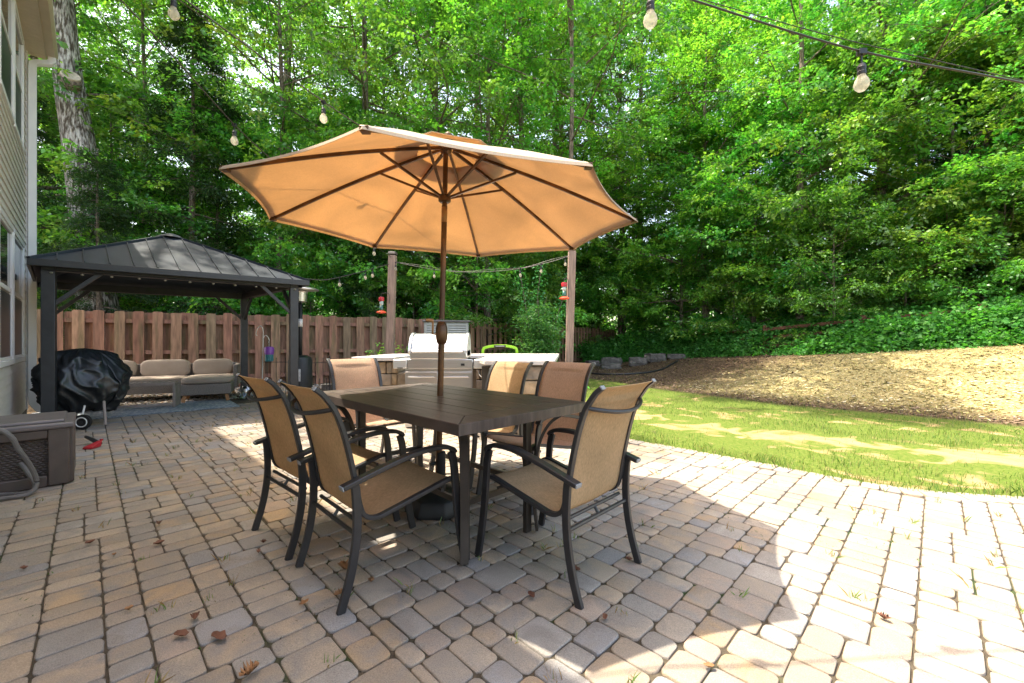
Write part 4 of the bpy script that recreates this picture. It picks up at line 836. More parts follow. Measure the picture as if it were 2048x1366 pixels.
# ---------------------------------------------------------------- sling chairs
def make_chair(sling):
    c=thing('sling_chair',(0,0,0))
    rail=bez([(0,.285,.425),(0,.24,.435),(0,.10,.405),(0,-.08,.365),(0,-.16,.352),(0,-.215,.375),(0,-.24,.43),(0,-.262,.55),(0,-.29,.68),(0,-.318,.78),(0,-.350,.86),(0,-.395,.925),(0,-.43,.955)],5)
    W_=.235
    def at(s,p): return Vector((s*(W_-.0*p.z),p.y,p.z))
    for s in (-1,1):
        MB().sweep([at(s,p) for p in rail],[(-.010,-.015),(.010,-.015),(.010,.015),(-.010,.015)],(1,0,0)).build('side_rail',M['metal'],c,bevel=.003)
        e_=at(s,rail[-1]); d_=(rail[-1]-rail[-2]).normalized(); MB().bar(e_,e_+d_*.006,.019,.030,(1,0,0)).build('end_cap',M['cap'],c,bevel=.002)
        lg=bez([(s*.262,.325,0),(s*.262,.30,.12),(s*.262,.275,.28),(s*.262,.262,.42),(s*.262,.252,.52),(s*.262,.235,.585)],5)
        MB().sweep(lg,[(-.020,-.010),(.020,-.010),(.020,.010),(-.020,.010)],(1,0,0)).build('front_leg',M['metal'],c,bevel=.003)
        arm=bez([(s*.262,.255,.578),(s*.262,.235,.600),(s*.262,.18,.617),(s*.265,.06,.618),(s*.268,-.10,.590),(s*.268,-.33,.530)],5)
        am=MB().sweep(arm,[(-.022,-.011),(.022,-.011),(.022,.011),(-.022,.011)],(0,0,1)).build('armrest',M['metal'],c,bevel=.004)
        d_=(arm[-1]-arm[-2]).normalized(); MB().bar(arm[-1],arm[-1]+d_*.006,.042,.020).build('end_cap',M['cap'],am,bevel=.002)
        rl=bez([(s*.262,-.335,0),(s*.262,-.295,.13),(s*.262,-.270,.26),(s*.262,-.262,.38),(s*.262,-.268,.50),(s*.262,-.275,.535)],5)
        MB().sweep(rl,[(-.018,-.010),(.018,-.010),(.018,.010),(-.018,.010)],(1,0,0)).build('rear_leg',M['metal'],c,bevel=.003)
    MB().tube([(-.255,-.262,.31),(.255,-.262,.31)],.010,8).build('stretcher',M['metal'],c)
    MB().tube([(-.235,.20,.385),(.235,.20,.385)],.009,8).build('seat_bar',M['metal'],c)
    MB().tube([(-.235,-.235,.345),(.235,-.235,.345)],.009,8).build('seat_bar',M['metal'],c)
    MB().tube(bez([(-.232,-.352,.862),(-.19,-.385,.852),(-.10,-.415,.838),(0,-.425,.832),(.10,-.415,.838),(.19,-.385,.852),(.232,-.352,.862)],6),.010,8).build('back_bar',M['metal'],c)
    for s in (0,): MB().tube([(s,-.262,.31),(s,-.238,.345)],.008,6).build('bar_link',M['metal'],c)
    # sling cloth: seat part and back part of one long sheet, drooping a little between the rails
    def cloth(i0,i1,sag,name):
        seg=rail[i0:i1+1]; n=len(seg)-1
        def fn(u,v):
            q=v*n; i=min(int(q),n-1); p=seg[i].lerp(seg[i+1],q-i); t=(seg[min(i+1,n)]-seg[i]).normalized(); nr=Vector((0,t.z,-t.y))
            if nr.z<0 or (abs(nr.z)<.2 and False): nr=nr
            x=(u-.5)*2*(W_-.004); s=1-(2*u-1)**2
            return Vector((x,p.y,p.z))+Vector((0,-1,0))*sag*s*max(0,(p.z-.42)*2.2)*(1 if p.z<.9 else .6)+Vector((0,0,-.010*s if p.z<.45 else 0))
        return MB().grid(fn,10,n*1).build(name,sling,c,smooth=True,solid=.003)
    cloth(0,25,.03,'seat'); cloth(25,len(rail)-1,.03,'backrest')
    return c
ca=make_chair(M['sling']); cb=None
def place(o,x,y,rz,label,sc_=1.0):
    o.location=(x,y,0); o.rotation_euler=(0,0,R(rz)); o.scale=(sc_,sc_,sc_); tag(o,label,'chair','sling chairs around the table'); return o
place(ca,.233,2.25,46,'tan sling chair at the near right end of the table, its back to the camera')
place(copy_tree(ca),-.665,2.213,-46,'tan sling chair nearest the camera on the left side of the table')
place(copy_tree(ca),-1.148,2.66,-42,'tan sling chair on the left side, farther from the camera and partly hidden')
place(copy_tree(ca),-.29,3.72,135,'orange-tan sling chair facing us across the table, in front of the grill')
cb=make_chair(M['slingr'])
place(cb,.17,3.24,135,'red-brown sling chair facing us at the right corner of the table',1.02)
place(copy_tree(cb),-1.30,3.97,-135,'red-brown sling chair with sunlit top at the far left end of the table',1.02)

# ---------------------------------------------------------------- trees
def unit(v): return v/np.maximum(np.linalg.norm(v,axis=-1,keepdims=True),1e-9)
def sprays(P,D,M_,size,rg,cols,Ls=.5,wid=.55,flat=.45,droop=.25,aspect=1.0):
    """P (S,3) spray bases, D (S,3) outward directions -> leaf quads (S*M,4,3) and colours"""
    S=len(P); up=np.array([0,0,1.]); D=unit(D*np.array([1,1,.55])+rg.normal(0,.12,(S,3))); sd=unit(np.cross(D,up)); nm=unit(np.cross(sd,D)+rg.normal(0,flat,(S,3)))
    sd=unit(np.cross(D,nm)); t=np.linspace(.05,1,M_)[None,:]*np.ones((S,1))+rg.normal(0,.03,(S,M_)); sg=np.where(np.arange(M_)%2==0,1,-1)[None,:]
    w=rg.uniform(.15,1,(S,M_))*(1.05-t*.75)*wid*sg; sc=rg.uniform(.75,1.25,(S,1))*Ls
    C0=P[:,None]+D[:,None]*(t*sc)[...,None]+sd[:,None]*(w*sc)[...,None]-up*(droop*sc*t*t)[...,None]+nm[:,None]*rg.normal(0,.05,(S,M_))[...,None]
    ax=unit(D[:,None]*.7+sd[:,None]*sg[...,None]*.8+rg.normal(0,.35,(S,M_,3))-up*.15); ln=size*rg.uniform(.7,1.25,(S,M_))
    n2=unit(nm[:,None]+rg.normal(0,.45,(S,M_,3))); b=unit(np.cross(ax,n2)); wl=ln*.30*aspect
    V=np.empty((S,M_,4,3)); V[:,:,0]=C0; V[:,:,1]=C0+ax*(ln*.45)[...,None]+b*wl[...,None]+n2*(ln*.07)[...,None]; V[:,:,2]=C0+ax*ln[...,None]-up*(ln*.12)[...,None]; V[:,:,3]=C0+ax*(ln*.45)[...,None]-b*wl[...,None]+n2*(ln*.07)[...,None]
    col=cols[rg.integers(0,len(cols),S)][:,None]*rg.uniform(.78,1.22,(S,M_,1)); return V.reshape(-1,4,3),col.reshape(-1,3)
GREEN=np.array([(.045,.150,.016),(.055,.175,.018),(.036,.125,.022),(.080,.205,.020),(.030,.105,.018),(.065,.165,.015)])
LIME=np.array([(.085,.215,.018),(.11,.235,.020),(.060,.170,.018),(.13,.23,.022)])
DARK=np.array([(.020,.068,.020),(.028,.085,.022),(.022,.060,.024),(.040,.10,.020)])
def tree_parts(seed,h,tr,lo,spread,nsp,Mlv,size,cols,kind='broad',lean=(0,0),path=None,bark=None,limbs=20,flat=.45,droop=.25,Ls=.5,aspect=1.0,topr=.12):
    rg=np.random.default_rng(seed); r=random.Random(seed)
    if path is None:
        path=[Vector((0,0,-.3))]; x=y=0
        for i in range(1,9):
            x+=r.gauss(lean[0],.02)*h/8; y+=r.gauss(lean[1],.02)*h/8; path.append(Vector((x,y,h*i/8)))
    tp=bez(path,4); nT=len(tp)
    tb=MB(); fl=[ (1.35 if i==0 else 1.12 if i==1 else 1.0)*(1-(1-topr)*(i/(nT-1))**.9) for i in range(nT)]
    tb.sweep(tp,[(tr*math.cos(2*PI*k/12)*(1+.08*math.sin(3*k)),tr*math.sin(2*PI*k/12)*(1+.08*math.cos(2*k))) for k in range(12)],(0,1,0),scales=fl)
    SP=[];SD=[]; per=max(1,nsp//limbs)
    for li in range(limbs):
        f=(li+r.random())/limbs; zf=lo+(1-lo)*f*.97; i=min(nT-2,int(zf*(nT-1))); base=tp[i].lerp(tp[i+1],zf*(nT-1)-i); az=li*2.39996+r.gauss(0,.25)
        if kind=='cedar': pr=(1-f)**.8*.95+.10; rise=.05; 
        else: pr=(.55+.75*math.sin(PI*min(1,f*.9+.12)))*(1 if f<.75 else 1-(f-.75)*1.6); rise=.25+.75*f
        L_=spread*pr*r.uniform(.8,1.2); d=Vector((math.cos(az),math.sin(az),rise*.8)).normalized(); cur=base.copy(); lp=[cur.copy()]
        for q in range(5):
            d=(d+Vector((r.gauss(0,.16),r.gauss(0,.16),(-.03 if kind!='cedar' else -.06)+r.gauss(0,.08)))).normalized(); cur=cur+d*L_/5; lp.append(cur.copy())
        rr=tr*fl[i]*.42
        tb.sweep(bez(lp,2),[(rr*math.cos(2*PI*k/6),rr*math.sin(2*PI*k/6)) for k in range(6)],(0,0,1),scales=[1-.88*j/10 for j in range(11)])
        nsec=9; cnt=0
        for sidx in range(nsec):
            t=.22+.78*(sidx+r.random()*.8)/nsec; j=min(4,int(t*5)); b=lp[j].lerp(lp[j+1],t*5-j); s=-1 if sidx%2 else 1; dd=(lp[j+1]-lp[j]).normalized(); sd=dd.cross(Z).normalized()*s
            sdn=(dd*.6+sd*r.uniform(.5,1)+Z*r.gauss(.05,.25)).normalized(); sl_=L_*r.uniform(.22,.42)*(1.15-t*.4); e_=b+sdn*sl_-Z*sl_*.08
            tb.sweep([b,(b+e_)/2+Z*sl_*.05,e_],[(rr*.22*math.cos(2*PI*k/4),rr*.22*math.sin(2*PI*k/4)) for k in range(4)],(0,0,1),scales=[1,.6,.25])
            m=max(1,per//nsec); 
            for q in range(m):
                u=r.uniform(.1,1.0); p=b.lerp(e_,u)+Vector((r.gauss(0,.12),r.gauss(0,.12),r.gauss(0,.10)))*max(.5,min(1.3,spread/3.5)); SP.append(p[:]); SD.append((sdn+sd*r.gauss(0,.7)+dd*r.gauss(0,.5)+Z*r.gauss(0,.25))[:])
    V,col=sprays(np.array(SP),np.array(SD),Mlv,size,rg,cols,Ls=Ls,flat=flat,droop=droop,aspect=aspect)
    return tb,V,col
def make_tree(name,label,cat,group,args,leafm='leaf',barkm='bark'):
    tb,V,col=tree_parts(**args); o=thing(name,(0,0,0),0,label,cat,group)
    tb.build('trunk',M[barkm],o,smooth=True); qmesh('crown',V,M[leafm],col,o); return o
VAR={
 'a':dict(seed=1,h=17,tr=.22,lo=.14,spread=4.3,nsp=1550,Mlv=26,size=.130,cols=GREEN,limbs=30),
 'b':dict(seed=2,h=20,tr=.26,lo=.20,spread=4.8,nsp=1550,Mlv=26,size=.135,cols=np.vstack([GREEN,LIME]),limbs=30,flat=.35),
 'c':dict(seed=3,h=15,tr=.16,lo=.10,spread=3.6,nsp=1450,Mlv=26,size=.122,cols=LIME,limbs=28,flat=.25,droop=.15),
 'd':dict(seed=4,h=19,tr=.20,lo=.34,spread=4.0,nsp=1300,Mlv=20,size=.125,cols=GREEN,limbs=24,flat=.6),
 'f':dict(seed=12,h=18,tr=.15,lo=.25,spread=3.7,nsp=760,Mlv=24,size=.13,cols=np.vstack([GREEN,LIME]),limbs=18,flat=.5),
 'h':dict(seed=14,h=18,tr=.105,lo=.38,spread=4.6,nsp=900,Mlv=24,size=.13,cols=GREEN,limbs=16,flat=.5,topr=.3),
 'e':dict(seed=5,h=11,tr=.15,lo=.08,spread=2.2,nsp=2200,Mlv=20,size=.10,cols=DARK,kind='cedar',limbs=40,Ls=.45,droop=.35,aspect=.55),
 's':dict(seed=6,h=5.2,tr=.06,lo=.06,spread=2.0,nsp=800,Mlv=20,size=.12,cols=np.vstack([GREEN,LIME]),limbs=20,flat=.3,topr=.2),
 't':dict(seed=8,h=6.5,tr=.075,lo=.05,spread=2.3,nsp=900,Mlv=20,size=.12,cols=GREEN,limbs=22,flat=.3,topr=.2),
 'u':dict(seed=17,h=9.5,tr=.09,lo=.05,spread=2.9,nsp=2100,Mlv=24,size=.125,cols=np.vstack([GREEN,LIME]),limbs=34,flat=.35,topr=.2),
}
protos={}
KIND={'a':('broadleaf_tree','tree'),'b':('broadleaf_tree','tree'),'c':('broadleaf_tree','tree'),'d':('broadleaf_tree','tree'),'f':('broadleaf_tree','tree'),'h':('broadleaf_tree','tree'),'e':('cedar_tree','tree'),'s':('young_tree','young tree'),'t':('young_tree','young tree'),'u':('young_tree','young tree')}
def plant(v,x,y,label,group,sc_=1.0,rz=None,fresh=True):
    nm,cat=KIND[v]
    if v not in protos:
        o=make_tree(nm,label,cat,group,VAR[v],'needle' if v=='e' else 'leaf'); protos[v]=o
    else: o=copy_tree(protos[v])
    o.location=(x,y,float(hgt(x,y))-.05); o.rotation_euler=(0,0,rnd.uniform(0,6.28) if rz is None else rz); k=sc_*rnd.uniform(.95,1.05); o.scale=(k,k,k*rnd.uniform(.95,1.08))
    tag(o,label,cat,group); return o
GE='trees along the edge of the wood'; GF='trees deeper in the wood'; GY='young trees filling the wood edge'; GC_='dark cedars among the broadleaf trees'
# the big old oak beyond the fence
oak=thing('oak_tree',(0,0,0),0,'huge old oak with thick pale trunk and sawn-off limb scar, behind the gazebo','tree')
op=[Vector(p) for p in ((-10.9,11.4,-.3),(-11.05,11.4,1.5),(-11.2,11.4,3.0),(-11.58,11.4,6.2),(-11.9,11.4,8.2),(-12.1,11.4,10.6),(-12.3,11.4,14),(-12.5,11.5,19))]
tb,V,col=tree_parts(seed=21,h=19,tr=.52,lo=.74,spread=5.7,nsp=1500,Mlv=20,size=.15,cols=np.vstack([GREEN,LIME]),path=op,limbs=26,topr=.3,flat=.5)
b0=Vector((-10.9,11.4,0)); tb.v=[tuple(Vector(p)-b0) for p in tb.v]; V=V-np.array(b0[:]); oak.location=b0
tk=tb.build('trunk',M['barkw'],oak,smooth=True); qmesh('crown',V,M['leaf'],col,oak)
sx0=Vector((-11.54,11.12,8.12))-b0
mb=MB(); mb.lathe(sx0-Vector((.0,.0,.05)),[(.15,-.45),(.23,-.16),(.215,-.02)],18,axis=Vector((.62,-.5,.60))); mb.build('limb_stub',M['bark'],tk,smooth=True)
mb=MB(); mb.lathe(sx0,[(.20,-.10),(.195,-.01),(.18,.012),(.15,-.03),(.02,-.05)],20,axis=Vector((.62,-.5,.60))); mb.build('limb_scar',M['scar'],tk,smooth=True)
# wood edge; label by what each stands near
edge=[('f',-7.7,14.2,1.0,'slender pale-trunked tree right of the gazebo roof'),('a',-14.5,12.5,1.0,'leafy tree at the far left behind the house corner'),
 ('f',-9.2,17.4,.95,'tall tree right of the old oak trunk'),('d',-5.3,15.2,1.0,'tall open-crowned tree with grey trunk behind the left umbrella edge'),
 ('a',-3.0,16.6,1.0,'full green tree behind the left light post'),('c',-.9,15.6,1.05,'bright green tree above the umbrella top'),
 ('h',1.87,13.6,1.0,'added bank-shading tree with high crown whose trunk stands just behind the right light post'),
 ('b',.5,19.8,1.0,'light green tree with layered low boughs between the two posts'),('b',3.0,24.3,1.1,'tree right of the right light post above the shrub'),
 ('d',6.1,23.6,1.1,'tree with a bare lower trunk at the far end of the board fence'),('c',8.4,18.4,1.05,'bright leafy tree over the mulch bank, left part'),
 ('f',10.4,15.4,1.0,'dense tree beyond the split-rail fence, middle right'),('b',13.2,15.4,.95,'tree with thin straight trunk right of the near light bulb'),
 ('d',16.6,17.2,1.15,'thick-trunked tree in shade at the right'),('c',15.6,12.4,.95,'bright leafy tree at the right edge of the picture'),
 ('b',-17.5,15.5,1.05,'tree furthest left beyond the house'),('f',-13.4,15.6,.95,'tree with forked limbs just right of the old oak')]
for v,x,y,s,lab in edge: plant(v,x,y,lab,GE,s)
# unseen limb on the added high-crowned tree, put in to shade the bank
ht_=[o for o in bpy.data.objects if o.get('label')=='added bank-shading tree with high crown whose trunk stands just behind the right light post'][0]; bpy.context.view_layer.update(); inv=ht_.matrix_world.inverted()
rg=np.random.default_rng(31); lb=MB(); SP=[];SD=[]
main=bez([(1.9,13.6,11.0),(1.5,12.0,12.8),(.9,10.2,13.8),(.2,8.2,14.2)],5); lb.tube([inv@p for p in main],.09,7,scales=[1-.75*i/(len(main)-1) for i in range(len(main))])
for (cx,cy,cz,rr_,n) in ((.7,8.5,14.2,.55,150),(-.3,7.7,14.3,.6,190),(1.9,9.9,14.0,.6,110),(-1.3,9.6,14.0,.5,110),(-.5,8.8,14.4,.45,90),(2.6,11.6,13.6,.9,60),(-.8,11.3,13.6,.9,60)):
    e_=Vector((cx,cy,cz)); a=min(main,key=lambda p:(p-e_).length); lb.tube([inv@a,inv@(a.lerp(e_,.5)+Z*.15),inv@e_],.035,5)
    for q in range(n):
        p=e_+Vector((rg.normal(0,rr_*.6),rg.normal(0,rr_*.6),rg.normal(0,.35))); SP.append((inv@p)[:]); a2=rg.uniform(0,6.28); SD.append((math.cos(a2),math.sin(a2),.1))
lb.build('limb',M['bark'],ht_); V,col=sprays(np.array(SP),np.array(SD),24,.13,rg,GREEN,Ls=.5); qmesh('limb_leaves',V,M['leaf'],col,ht_)
ced=[('e',-9.6,12.9,.95,'dark feathery cedar left behind the gazebo roof'),('e',-4.7,14.0,.62,'small dark cedar just right of the gazebo above the fence'),('e',15.6,14.2,1.0,'dark feathery cedar at the right among brighter leaves'),('e',18.2,12.2,.9,'dark cedar at the right edge of the picture'),('e',-10.3,10.7,.55,'small feathery cedar in front of the old oak trunk'),('e',-13.2,11.0,.8,'dark cedar beside the house corner trim')]
for v,x,y,s,lab in ced: plant(v,x,y,lab,GC_,s)
k=0; near=[]
yl=[(-11.6,13.6,.8,'s'),(-9.0,14.8,.75,'t'),(-6.6,13.9,.6,'s'),(-6.8,16.8,.9,'t'),(-3.4,14.6,.75,'s'),(-1.2,14.9,.8,'t'),(-.7,18.2,1.0,'s'),(1.2,21.3,1.1,'t'),(3.3,24.9,1.1,'s'),(8.0,21.4,.9,'t'),(8.8,16.9,.8,'s'),(10.6,14.0,.75,'t'),(12.2,13.2,.75,'s'),(13.8,11.9,.75,'t'),(15.0,10.9,.75,'s'),(14.6,13.6,.8,'t'),(11.6,16.6,.9,'s'),(-15.6,12.6,.9,'s'),(17.5,12.9,.8,'t')]
yn=['beside the old oak trunk','behind the board fence left of the gazebo peak','low behind the fence at the gazebo post','behind the patio heater','right of the gazebo behind the fence','behind the grill and shed','between the two light posts','beyond the dark running fence','at the end of the dark fence','left of the far tree trunk','over the split-rail fence post','behind the vine thicket, middle','behind the vine thicket under the near bulb','over the exposed red-brown rails','at the right end of the thicket','deep behind the exposed rails','behind the thicket in the shade','at the house corner','at the far right behind the thicket']
for (x,y,s,v),n_ in zip(yl,yn): plant(v,x,y,'small bushy young tree '+n_,GY,s)
un=[(-13.0,13.8,1.0,'left of the old oak'),(-9.9,14.2,.9,'right of the old oak trunk'),(-6.2,15.4,.95,'above the right end of the gazebo roof'),(-3.6,15.9,.9,'left of the left light post'),(-.9,17.3,.9,'directly behind the umbrella pole'),(1.9,22.6,1.1,'beyond the dark running fence, right of centre'),(7.7,19.4,1.0,'over the stacked garden stones'),(10.0,17.6,1.05,'behind the left half of the bank'),(11.9,15.4,1.0,'beyond the middle of the bank'),(13.9,13.4,1.0,'above the exposed rails and right of them'),(16.2,12.2,1.0,'above the right end of the bank'),(18.6,13.0,1.1,'at the far right of the picture'),(5.2,25.6,1.2,'past the end of the dark fence')]
for (x,y,s,n_) in un: plant('u',x,y,'tall dense bushy tree leafy to the ground, '+n_,'dense bushy trees filling the wood edge',s)
# deeper rows
for i in range(15):
    x=-30+i*4.6+rnd.uniform(-1,1); y=22.5+rnd.uniform(-1.5,1.5)+(2 if abs(x)<8 else 0); 
    if -.80<x/y<-.55: continue
    plant(rnd.choice('abcd'),x,y,'leafy tree standing deeper in the wood behind the front row',GF,1.1)
for i in range(14):
    x=-40+i*6.4+rnd.uniform(-1.5,1.5); y=31+rnd.uniform(-2,2); 
    if -.80<x/y<-.60: continue
    plant(rnd.choice('abd'),x,y,'leafy tree standing deeper in the wood behind the front row',GF,1.3)
for i in range(13):
    x=-26+i*4.6+rnd.uniform(-1,1); y=20.0+rnd.uniform(-1,1.5)
    if -7.5<x*1.0<6.0 and y<19: continue
    plant(rnd.choice('st'),x,y+2,'leafy sapling in the shade deeper in the wood',GF,1.2)
# shrub in front of the dark fence
rg=np.random.default_rng(44); SP=[];SD=[]; tb=MB(); r=random.Random(5)
for i in range(26):
    az=r.uniform(0,6.28); rd=r.uniform(.1,.68); hh=r.uniform(.9,2.3)*(1.1-rd*.35); b=Vector((0,0,0)); e_=Vector((math.cos(az)*rd,math.sin(az)*rd,hh)); mid=e_*.5+Vector((math.cos(az),math.sin(az),0))*-.1
    pth=bez([b,mid,e_],6); tb.tube(pth,.012,5,scales=[1-.7*j/(len(pth)-1) for j in range(len(pth))])
    for q in range(34):
        t=r.uniform(.12,1); j=min(len(pth)-2,int(t*(len(pth)-1))); p=pth[j]; a2=r.uniform(0,6.28); SP.append((p+Vector((r.gauss(0,.05),r.gauss(0,.05),0)))[:]); SD.append((math.cos(a2),math.sin(a2),r.uniform(-.1,.5)))
V,col=sprays(np.array(SP),np.array(SD),16,.085,rg,np.array([(.05,.19,.05),(.04,.15,.05),(.07,.23,.05)]),Ls=.38,wid=.3,flat=.2,droop=.2,aspect=.8)
sh=thing('shrub',(.72,11.0,0),0,'tall fern-leaved shrub between the right light post and the dark fence','shrub'); tb.build('stems',M['bark'],sh); qmesh('foliage',V,M['leaf'],col,sh)
fr_=MB(); SP=[];SD=[]
for (dx,hh,ln) in ((-.1,3.2,.3),(-.42,3.1,-.25),(.55,2.9,.6)):
    pth=bez([(dx*.3,0,0),(dx*.8,0,hh*.6),(dx+ln*.5,0,hh)],8); fr_.tube(pth,.010,5)
    for q in range(60):
        t=.45+.55*q/60; j=min(len(pth)-2,int(t*(len(pth)-1))); p=pth[j].lerp(pth[j+1],t*(len(pth)-1)-j); s=1 if q%2 else -1; SP.append(p[:]); SD.append((s,r.gauss(0,.5),.2))
V,col=sprays(np.array(SP),np.array(SD),4,.07,rg,np.array([(.06,.22,.05),(.05,.19,.06)]),Ls=.14,wid=.3,flat=.3,droop=.1,aspect=.8)
fr_.build('canes',M['bark'],sh); qmesh('cane_leaves',V,M['leaf'],col,sh)
# small leafy plants by the fence and kitchen
def herb(x,y,h,n,label,seed,cols=LIME,z=0,nm='leafy_plant'):
    r=random.Random(seed); rg=np.random.default_rng(seed); SP=[];SD=[]; tb=MB()
    for i in range(n):
        a=r.uniform(0,6.28); rd=r.uniform(.05,.35)*h; e_=Vector((math.cos(a)*rd,math.sin(a)*rd,h*r.uniform(.6,1))); tb.tube([(0,0,0),e_*.5,e_],.005,4)
        for q in range(9): t=r.uniform(.2,1); a2=r.uniform(0,6.28); SP.append((e_*t)[:]); SD.append((math.cos(a2),math.sin(a2),.3))
    V,col=sprays(np.array(SP),np.array(SD),6,.07,rg,cols,Ls=.15,flat=.5); o=thing(nm,(x,y,z),0,label,'plant','small plants in the bed by the fence')
    tb.build('stems',M['vine'] if False else M['bark'],o); qmesh('leaves',V,M['leaf'],col,o)
herb(-3.55,9.6,.75,7,'low bright green plant in the bed by the heater fence',1); herb(-3.1,9.9,1.0,9,'taller green plant against the fence left of the grill counter',2)
herb(-2.75,9.7,1.25,8,'upright plant with orange blooms beside the left light post',3); herb(-3.3,9.4,.45,6,'small yellowish plant behind the far left chair',4)
herb(.95,6.9,.55,9,'bright green weed beside the right kitchen pier',5); herb(4.7,20.2,.6,10,'yellow-green plant at the foot of the far tree',6)
tag(bpy.data.objects['leafy_plant'],None)
# undergrowth with vines over the rail fence beyond the bank (one mass)
rg=np.random.default_rng(9); x=rg.uniform(3.5,24,60000); y=rg.uniform(6,32,60000); d=bankdist(x,y); k=(d>5.9)&(d<9.5)&(x<1.35*y+1.5)&(y<25); x,y,d=x[k],y[k],d[k]
tall=.62+.42*np.clip(vnoise(x,y,.35,2)+.3,0,1)+.2*smooth(9,15,x)+.25*vnoise(x,y,1.3,6); ht_=tall*smooth(5.75,6.7,d)
gapd=polydist([(8.95,14.4),(9.9,13.1)],x,y); k=gapd>.38; x,y,tall,ht_,d=x[k],y[k],tall[k],ht_[k],d[k]; z=hgt(x,y)+ht_*rg.uniform(.25,1.0,len(x))**.6
n=min(8000,len(x)); sel=rg.permutation(len(x))[:n]; P=np.stack([x,y,z],1)[sel]; a=rg.uniform(0,6.28,n); Dd=np.stack([np.cos(a)-.5,np.sin(a)-.5,rg.uniform(-.3,.5,n)],1)
V,col=sprays(P,Dd,16,.10,rg,np.array([(.040,.155,.020),(.050,.185,.025),(.032,.12,.018),(.07,.20,.03)]),Ls=.42,wid=.7,flat=.55,droop=.3,aspect=1.5)
tag(qmesh('undergrowth',V,M['vine'],col),'dense green vine undergrowth smothering the rail fence beyond the bank','undergrowth',kind='stuff')
x=rg.uniform(-26,30,9000); y=rg.uniform(13,34,9000); k=((bankdist(x,y)>8)|(x<3))&~((x>-6)&(x<6)&(y<12.64+(x+2.59)*1.37+.6))&(y>9.2+(x+10)*.4657+.7); x,y=x[k],y[k]; a=rg.uniform(0,6.28,len(x))
V,col=sprays(np.stack([x,y,hgt(x,y)+rg.uniform(.1,1.1,len(x))],1),np.stack([np.cos(a),np.sin(a),.2+0*a],1),12,.17,rg,GREEN,Ls=.6,wid=.7,flat=.5,aspect=1.2)
tag(qmesh('forest_floor_plants',V,M['leaf'],col),'low green plants covering the floor of the wood','undergrowth',kind='stuff')
n=9000; a=rg.uniform(-1.05,1.05,n); rr_=rg.uniform(40,50,n); x=np.sin(a)*rr_; y=np.cos(a)*rr_+2; z=rg.uniform(0,1,n)**1.2*9.5; a2=rg.uniform(0,6.28,n)
V,col=sprays(np.stack([x,y,z],1),np.stack([np.cos(a2),np.sin(a2),.2+0*a2],1),12,.42,rg,np.vstack([GREEN,LIME]),Ls=1.5,wid=.7,flat=.6)
tag(qmesh('distant_wood',V,M['leaf'],col),'far mass of green woodland seen between the trunks','wood',kind='stuff')
# split-rail fence partly buried in the vines
rl=[(6.3,21.6),(7.4,17.9),(8.9,14.9),(10.55,12.75),(12.0,10.85),(13.3,8.9),(14.8,6.8)]
for i in range(len(rl)-1):
    (x0,y0),(x1,y1)=rl[i],rl[i+1]; z0,z1=float(hgt(x0,y0)),float(hgt(x1,y1)); ln=math.hypot(x1-x0,y1-y0)
    o=thing('rail_fence_section',(x0,y0,z0),math.atan2(y1-y0,x1-x0),['farthest split-rail section near the end of the board fence','split-rail section behind the stacked stones, half buried in leaves','split-rail section buried in vines behind the middle of the bank','split-rail section with two exposed red-brown rails in the vines','split-rail section hidden in vines at the right','nearest split-rail section at the right edge'][i],'rail fence','sections of the split-rail fence')
    MB().box((0,0,.45),(.14,.14,.98)).build('post',M['rail'],o,bevel=.01)
    for h in (.22,.52,.80): MB().sweep([(.0,0,h),(ln*.5,0.01,h+(z1-z0)*.5+.01),(ln,0,h+z1-z0)],[(-.04,-.05),(.03,-.055),(.045,.03),(-.02,.05)]).build('rail',M['rail'],o)
# stones and black edging at the foot of the far tree
def rock(x,y,s,seed,label,z=None):
    r=random.Random(seed); bmm=bmesh.new(); bmesh.ops.create_cube(bmm,size=1); bmesh.ops.subdivide_edges(bmm,edges=bmm.edges[:],cuts=4,use_grid_fill=True)
    for v in bmm.verts:
        n_=v.co.normalized()*.62; v.co=v.co.lerp(n_,.35); v.co+=v.co.normalized()*.13*noise.noise(v.co*2.6+Vector((seed,0,0))); v.co.x*=s[0]; v.co.y*=s[1]; v.co.z*=s[2]
    me=bpy.data.meshes.new('stone'); bmm.to_mesh(me); bmm.free(); me.materials.append(M['rock']); o=bpy.data.objects.new('garden_stone',me); C.objects.link(o); zz=float(hgt(x,y)) if z is None else z
    o.location=(x,y,zz+s[2]*.38); o.rotation_euler=(0,0,r.uniform(-.3,.3)); tag(o,label,'stone','stones edging the bed by the far tree')
rock(4.9,16.6,(.65,.45,.34),1,'large squared grey stone, left of the stacked pair'); rock(5.7,16.9,(.75,.45,.36),2,'large squared grey stone, right of the stacked pair')
rock(3.75,16.2,(.75,.45,.22),3,'flat bluish stone in front of the others'); rock(4.1,17.6,(.8,.4,.35),4,'grey stone nearest the tree trunk'); rock(6.6,17.0,(.7,.3,.22),5,'low long stone right of the squared stones'); rock(3.3,17.4,(.5,.4,.25),6,'small stone at the left of the stone group')
ep=bez([(2.5,15.2,.0),(3.0,14.3,0),(3.9,13.9,0),(5.0,14.4,0),(6.2,15.8,0)],6); ep=[Vector((p.x,p.y,float(hgt(p.x,p.y))+.03)) for p in ep]
MB().tube(ep,.03,6).build('t',M['black']); o=bpy.data.objects['t']; o.name='bed_edging'; tag(o,'black plastic edging curving in front of the garden stones','edging')
MB().box((0,0,.12),(.62,.22,.24)).build('t',M['rock'],bevel=.015); o=bpy.data.objects['t']; o.name='concrete_block'; o.location=(-3.75,9.15,0); tag(o,'low grey concrete block behind the far left chair','block')

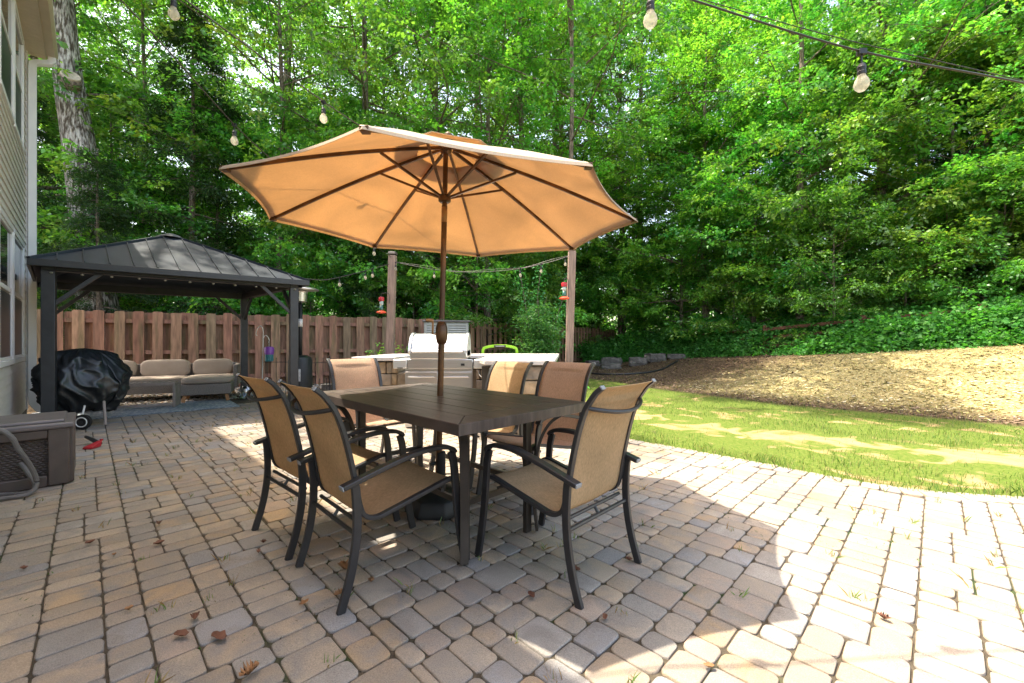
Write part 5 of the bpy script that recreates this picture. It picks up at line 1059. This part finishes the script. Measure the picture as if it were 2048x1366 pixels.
# ---------------------------------------------------------------- dry leaves on the patio
def dry(x,y,s,rz,m,kind):
    if kind==0:   # lobed oak leaf
        ol=[]; 
        for i in range(13):
            t=i/12; w_=.34*math.sin(PI*min(1,t*1.02))**.6*(1 if i%2 else .42)+.02; ol.append((t-.5,w_))
        o_=ol+[(a,-b) for a,b in ol[::-1][1:-1]]
    else:
        o_=[(math.cos(a)*.5,math.sin(a)*.26*(1+.15*math.sin(5*a))) for a in np.linspace(0,2*PI,13)[:-1]]
    c0=len(o_); r=random.Random(int(x*1000)); cu=r.uniform(.7,2.2); vs=[(a*s,b*s,(.012+cu*s*(b*b*1.6+.25*a*a)+r.uniform(0,.10)*s)) for a,b in o_]+[(0,0,.006)]
    mb=MB(); mb.add(vs,[(i,(i+1)%c0,c0) for i in range(c0)]); o=mb.build('fallen_leaf',m,None,solid=.0012,smooth=True); o.location=(x,y,.001); o.rotation_euler=(0,0,rz); return o
def gp(px,py): z=977.5/(py-682); return (px-1024)/850*z,z
LV=[(318,1050,.07,'curled brown leaf lying alone on the left pavers'),(180,1088,.075,'dark curled leaf left of the others, beyond a red one'),(318,1090,.085,'reddish curled leaf behind the empty pavers at left'),(228,1112,.04,'small pale tan leaf on a grey paver at left'),(48,1140,.06,'brown leaf near the left picture edge'),(258,1222,.05,'pale leaf low on the left pavers'),(390,1240,.075,'brown leaf above the purple-brown curled one'),(363,1275,.10,'big purple-brown curled leaf at lower left'),(438,1280,.12,'large flat brown leaf at lower left'),(498,1352,.11,'tan curled leaf at the bottom edge'),(608,1210,.07,'dark curled leaf on a tan paver near the front chair'),(690,1140,.16,'large orange oak leaf beside the front chair leg'),(742,1165,.06,'narrow orange leaf right of the big oak leaf'),(680,1190,.09,'pale brown leaf under the big oak leaf'),(517,1107,.06,'red leaf beside the left chair leg'),(527,1087,.055,'dark leaf just beyond the red one by the chair leg'),(1152,1142,.08,'red-brown leaf near the right chair leg'),(1063,1195,.085,'dark wine-red curled leaf in the umbrella shade'),(1258,1122,.06,'brown leaf touching the rear leg of the right chair'),(1210,1240,.06,'brown leaf in the shade above the sunlit pavers'),(1418,1338,.06,'orange leaf on the sunlit pavers at the bottom'),(1768,1240,.07,'brown leaf on bright pavers at lower right'),(875,1025,.06,'leaf beside the umbrella base'),(895,925,.0,'')]
for i,(px,py,s,lab) in enumerate(LV):
    if not s: continue
    x,y=gp(px,py); o=dry(x,y,s*.62,rnd.uniform(0,6.28),M['dryleaf2'] if ('tan' in lab or 'orange' in lab or 'pale' in lab) else M['dryleaf'],0 if ('oak' in lab or i%3==0) else 1); tag(o,lab,'leaf','dry leaves fallen on the patio')
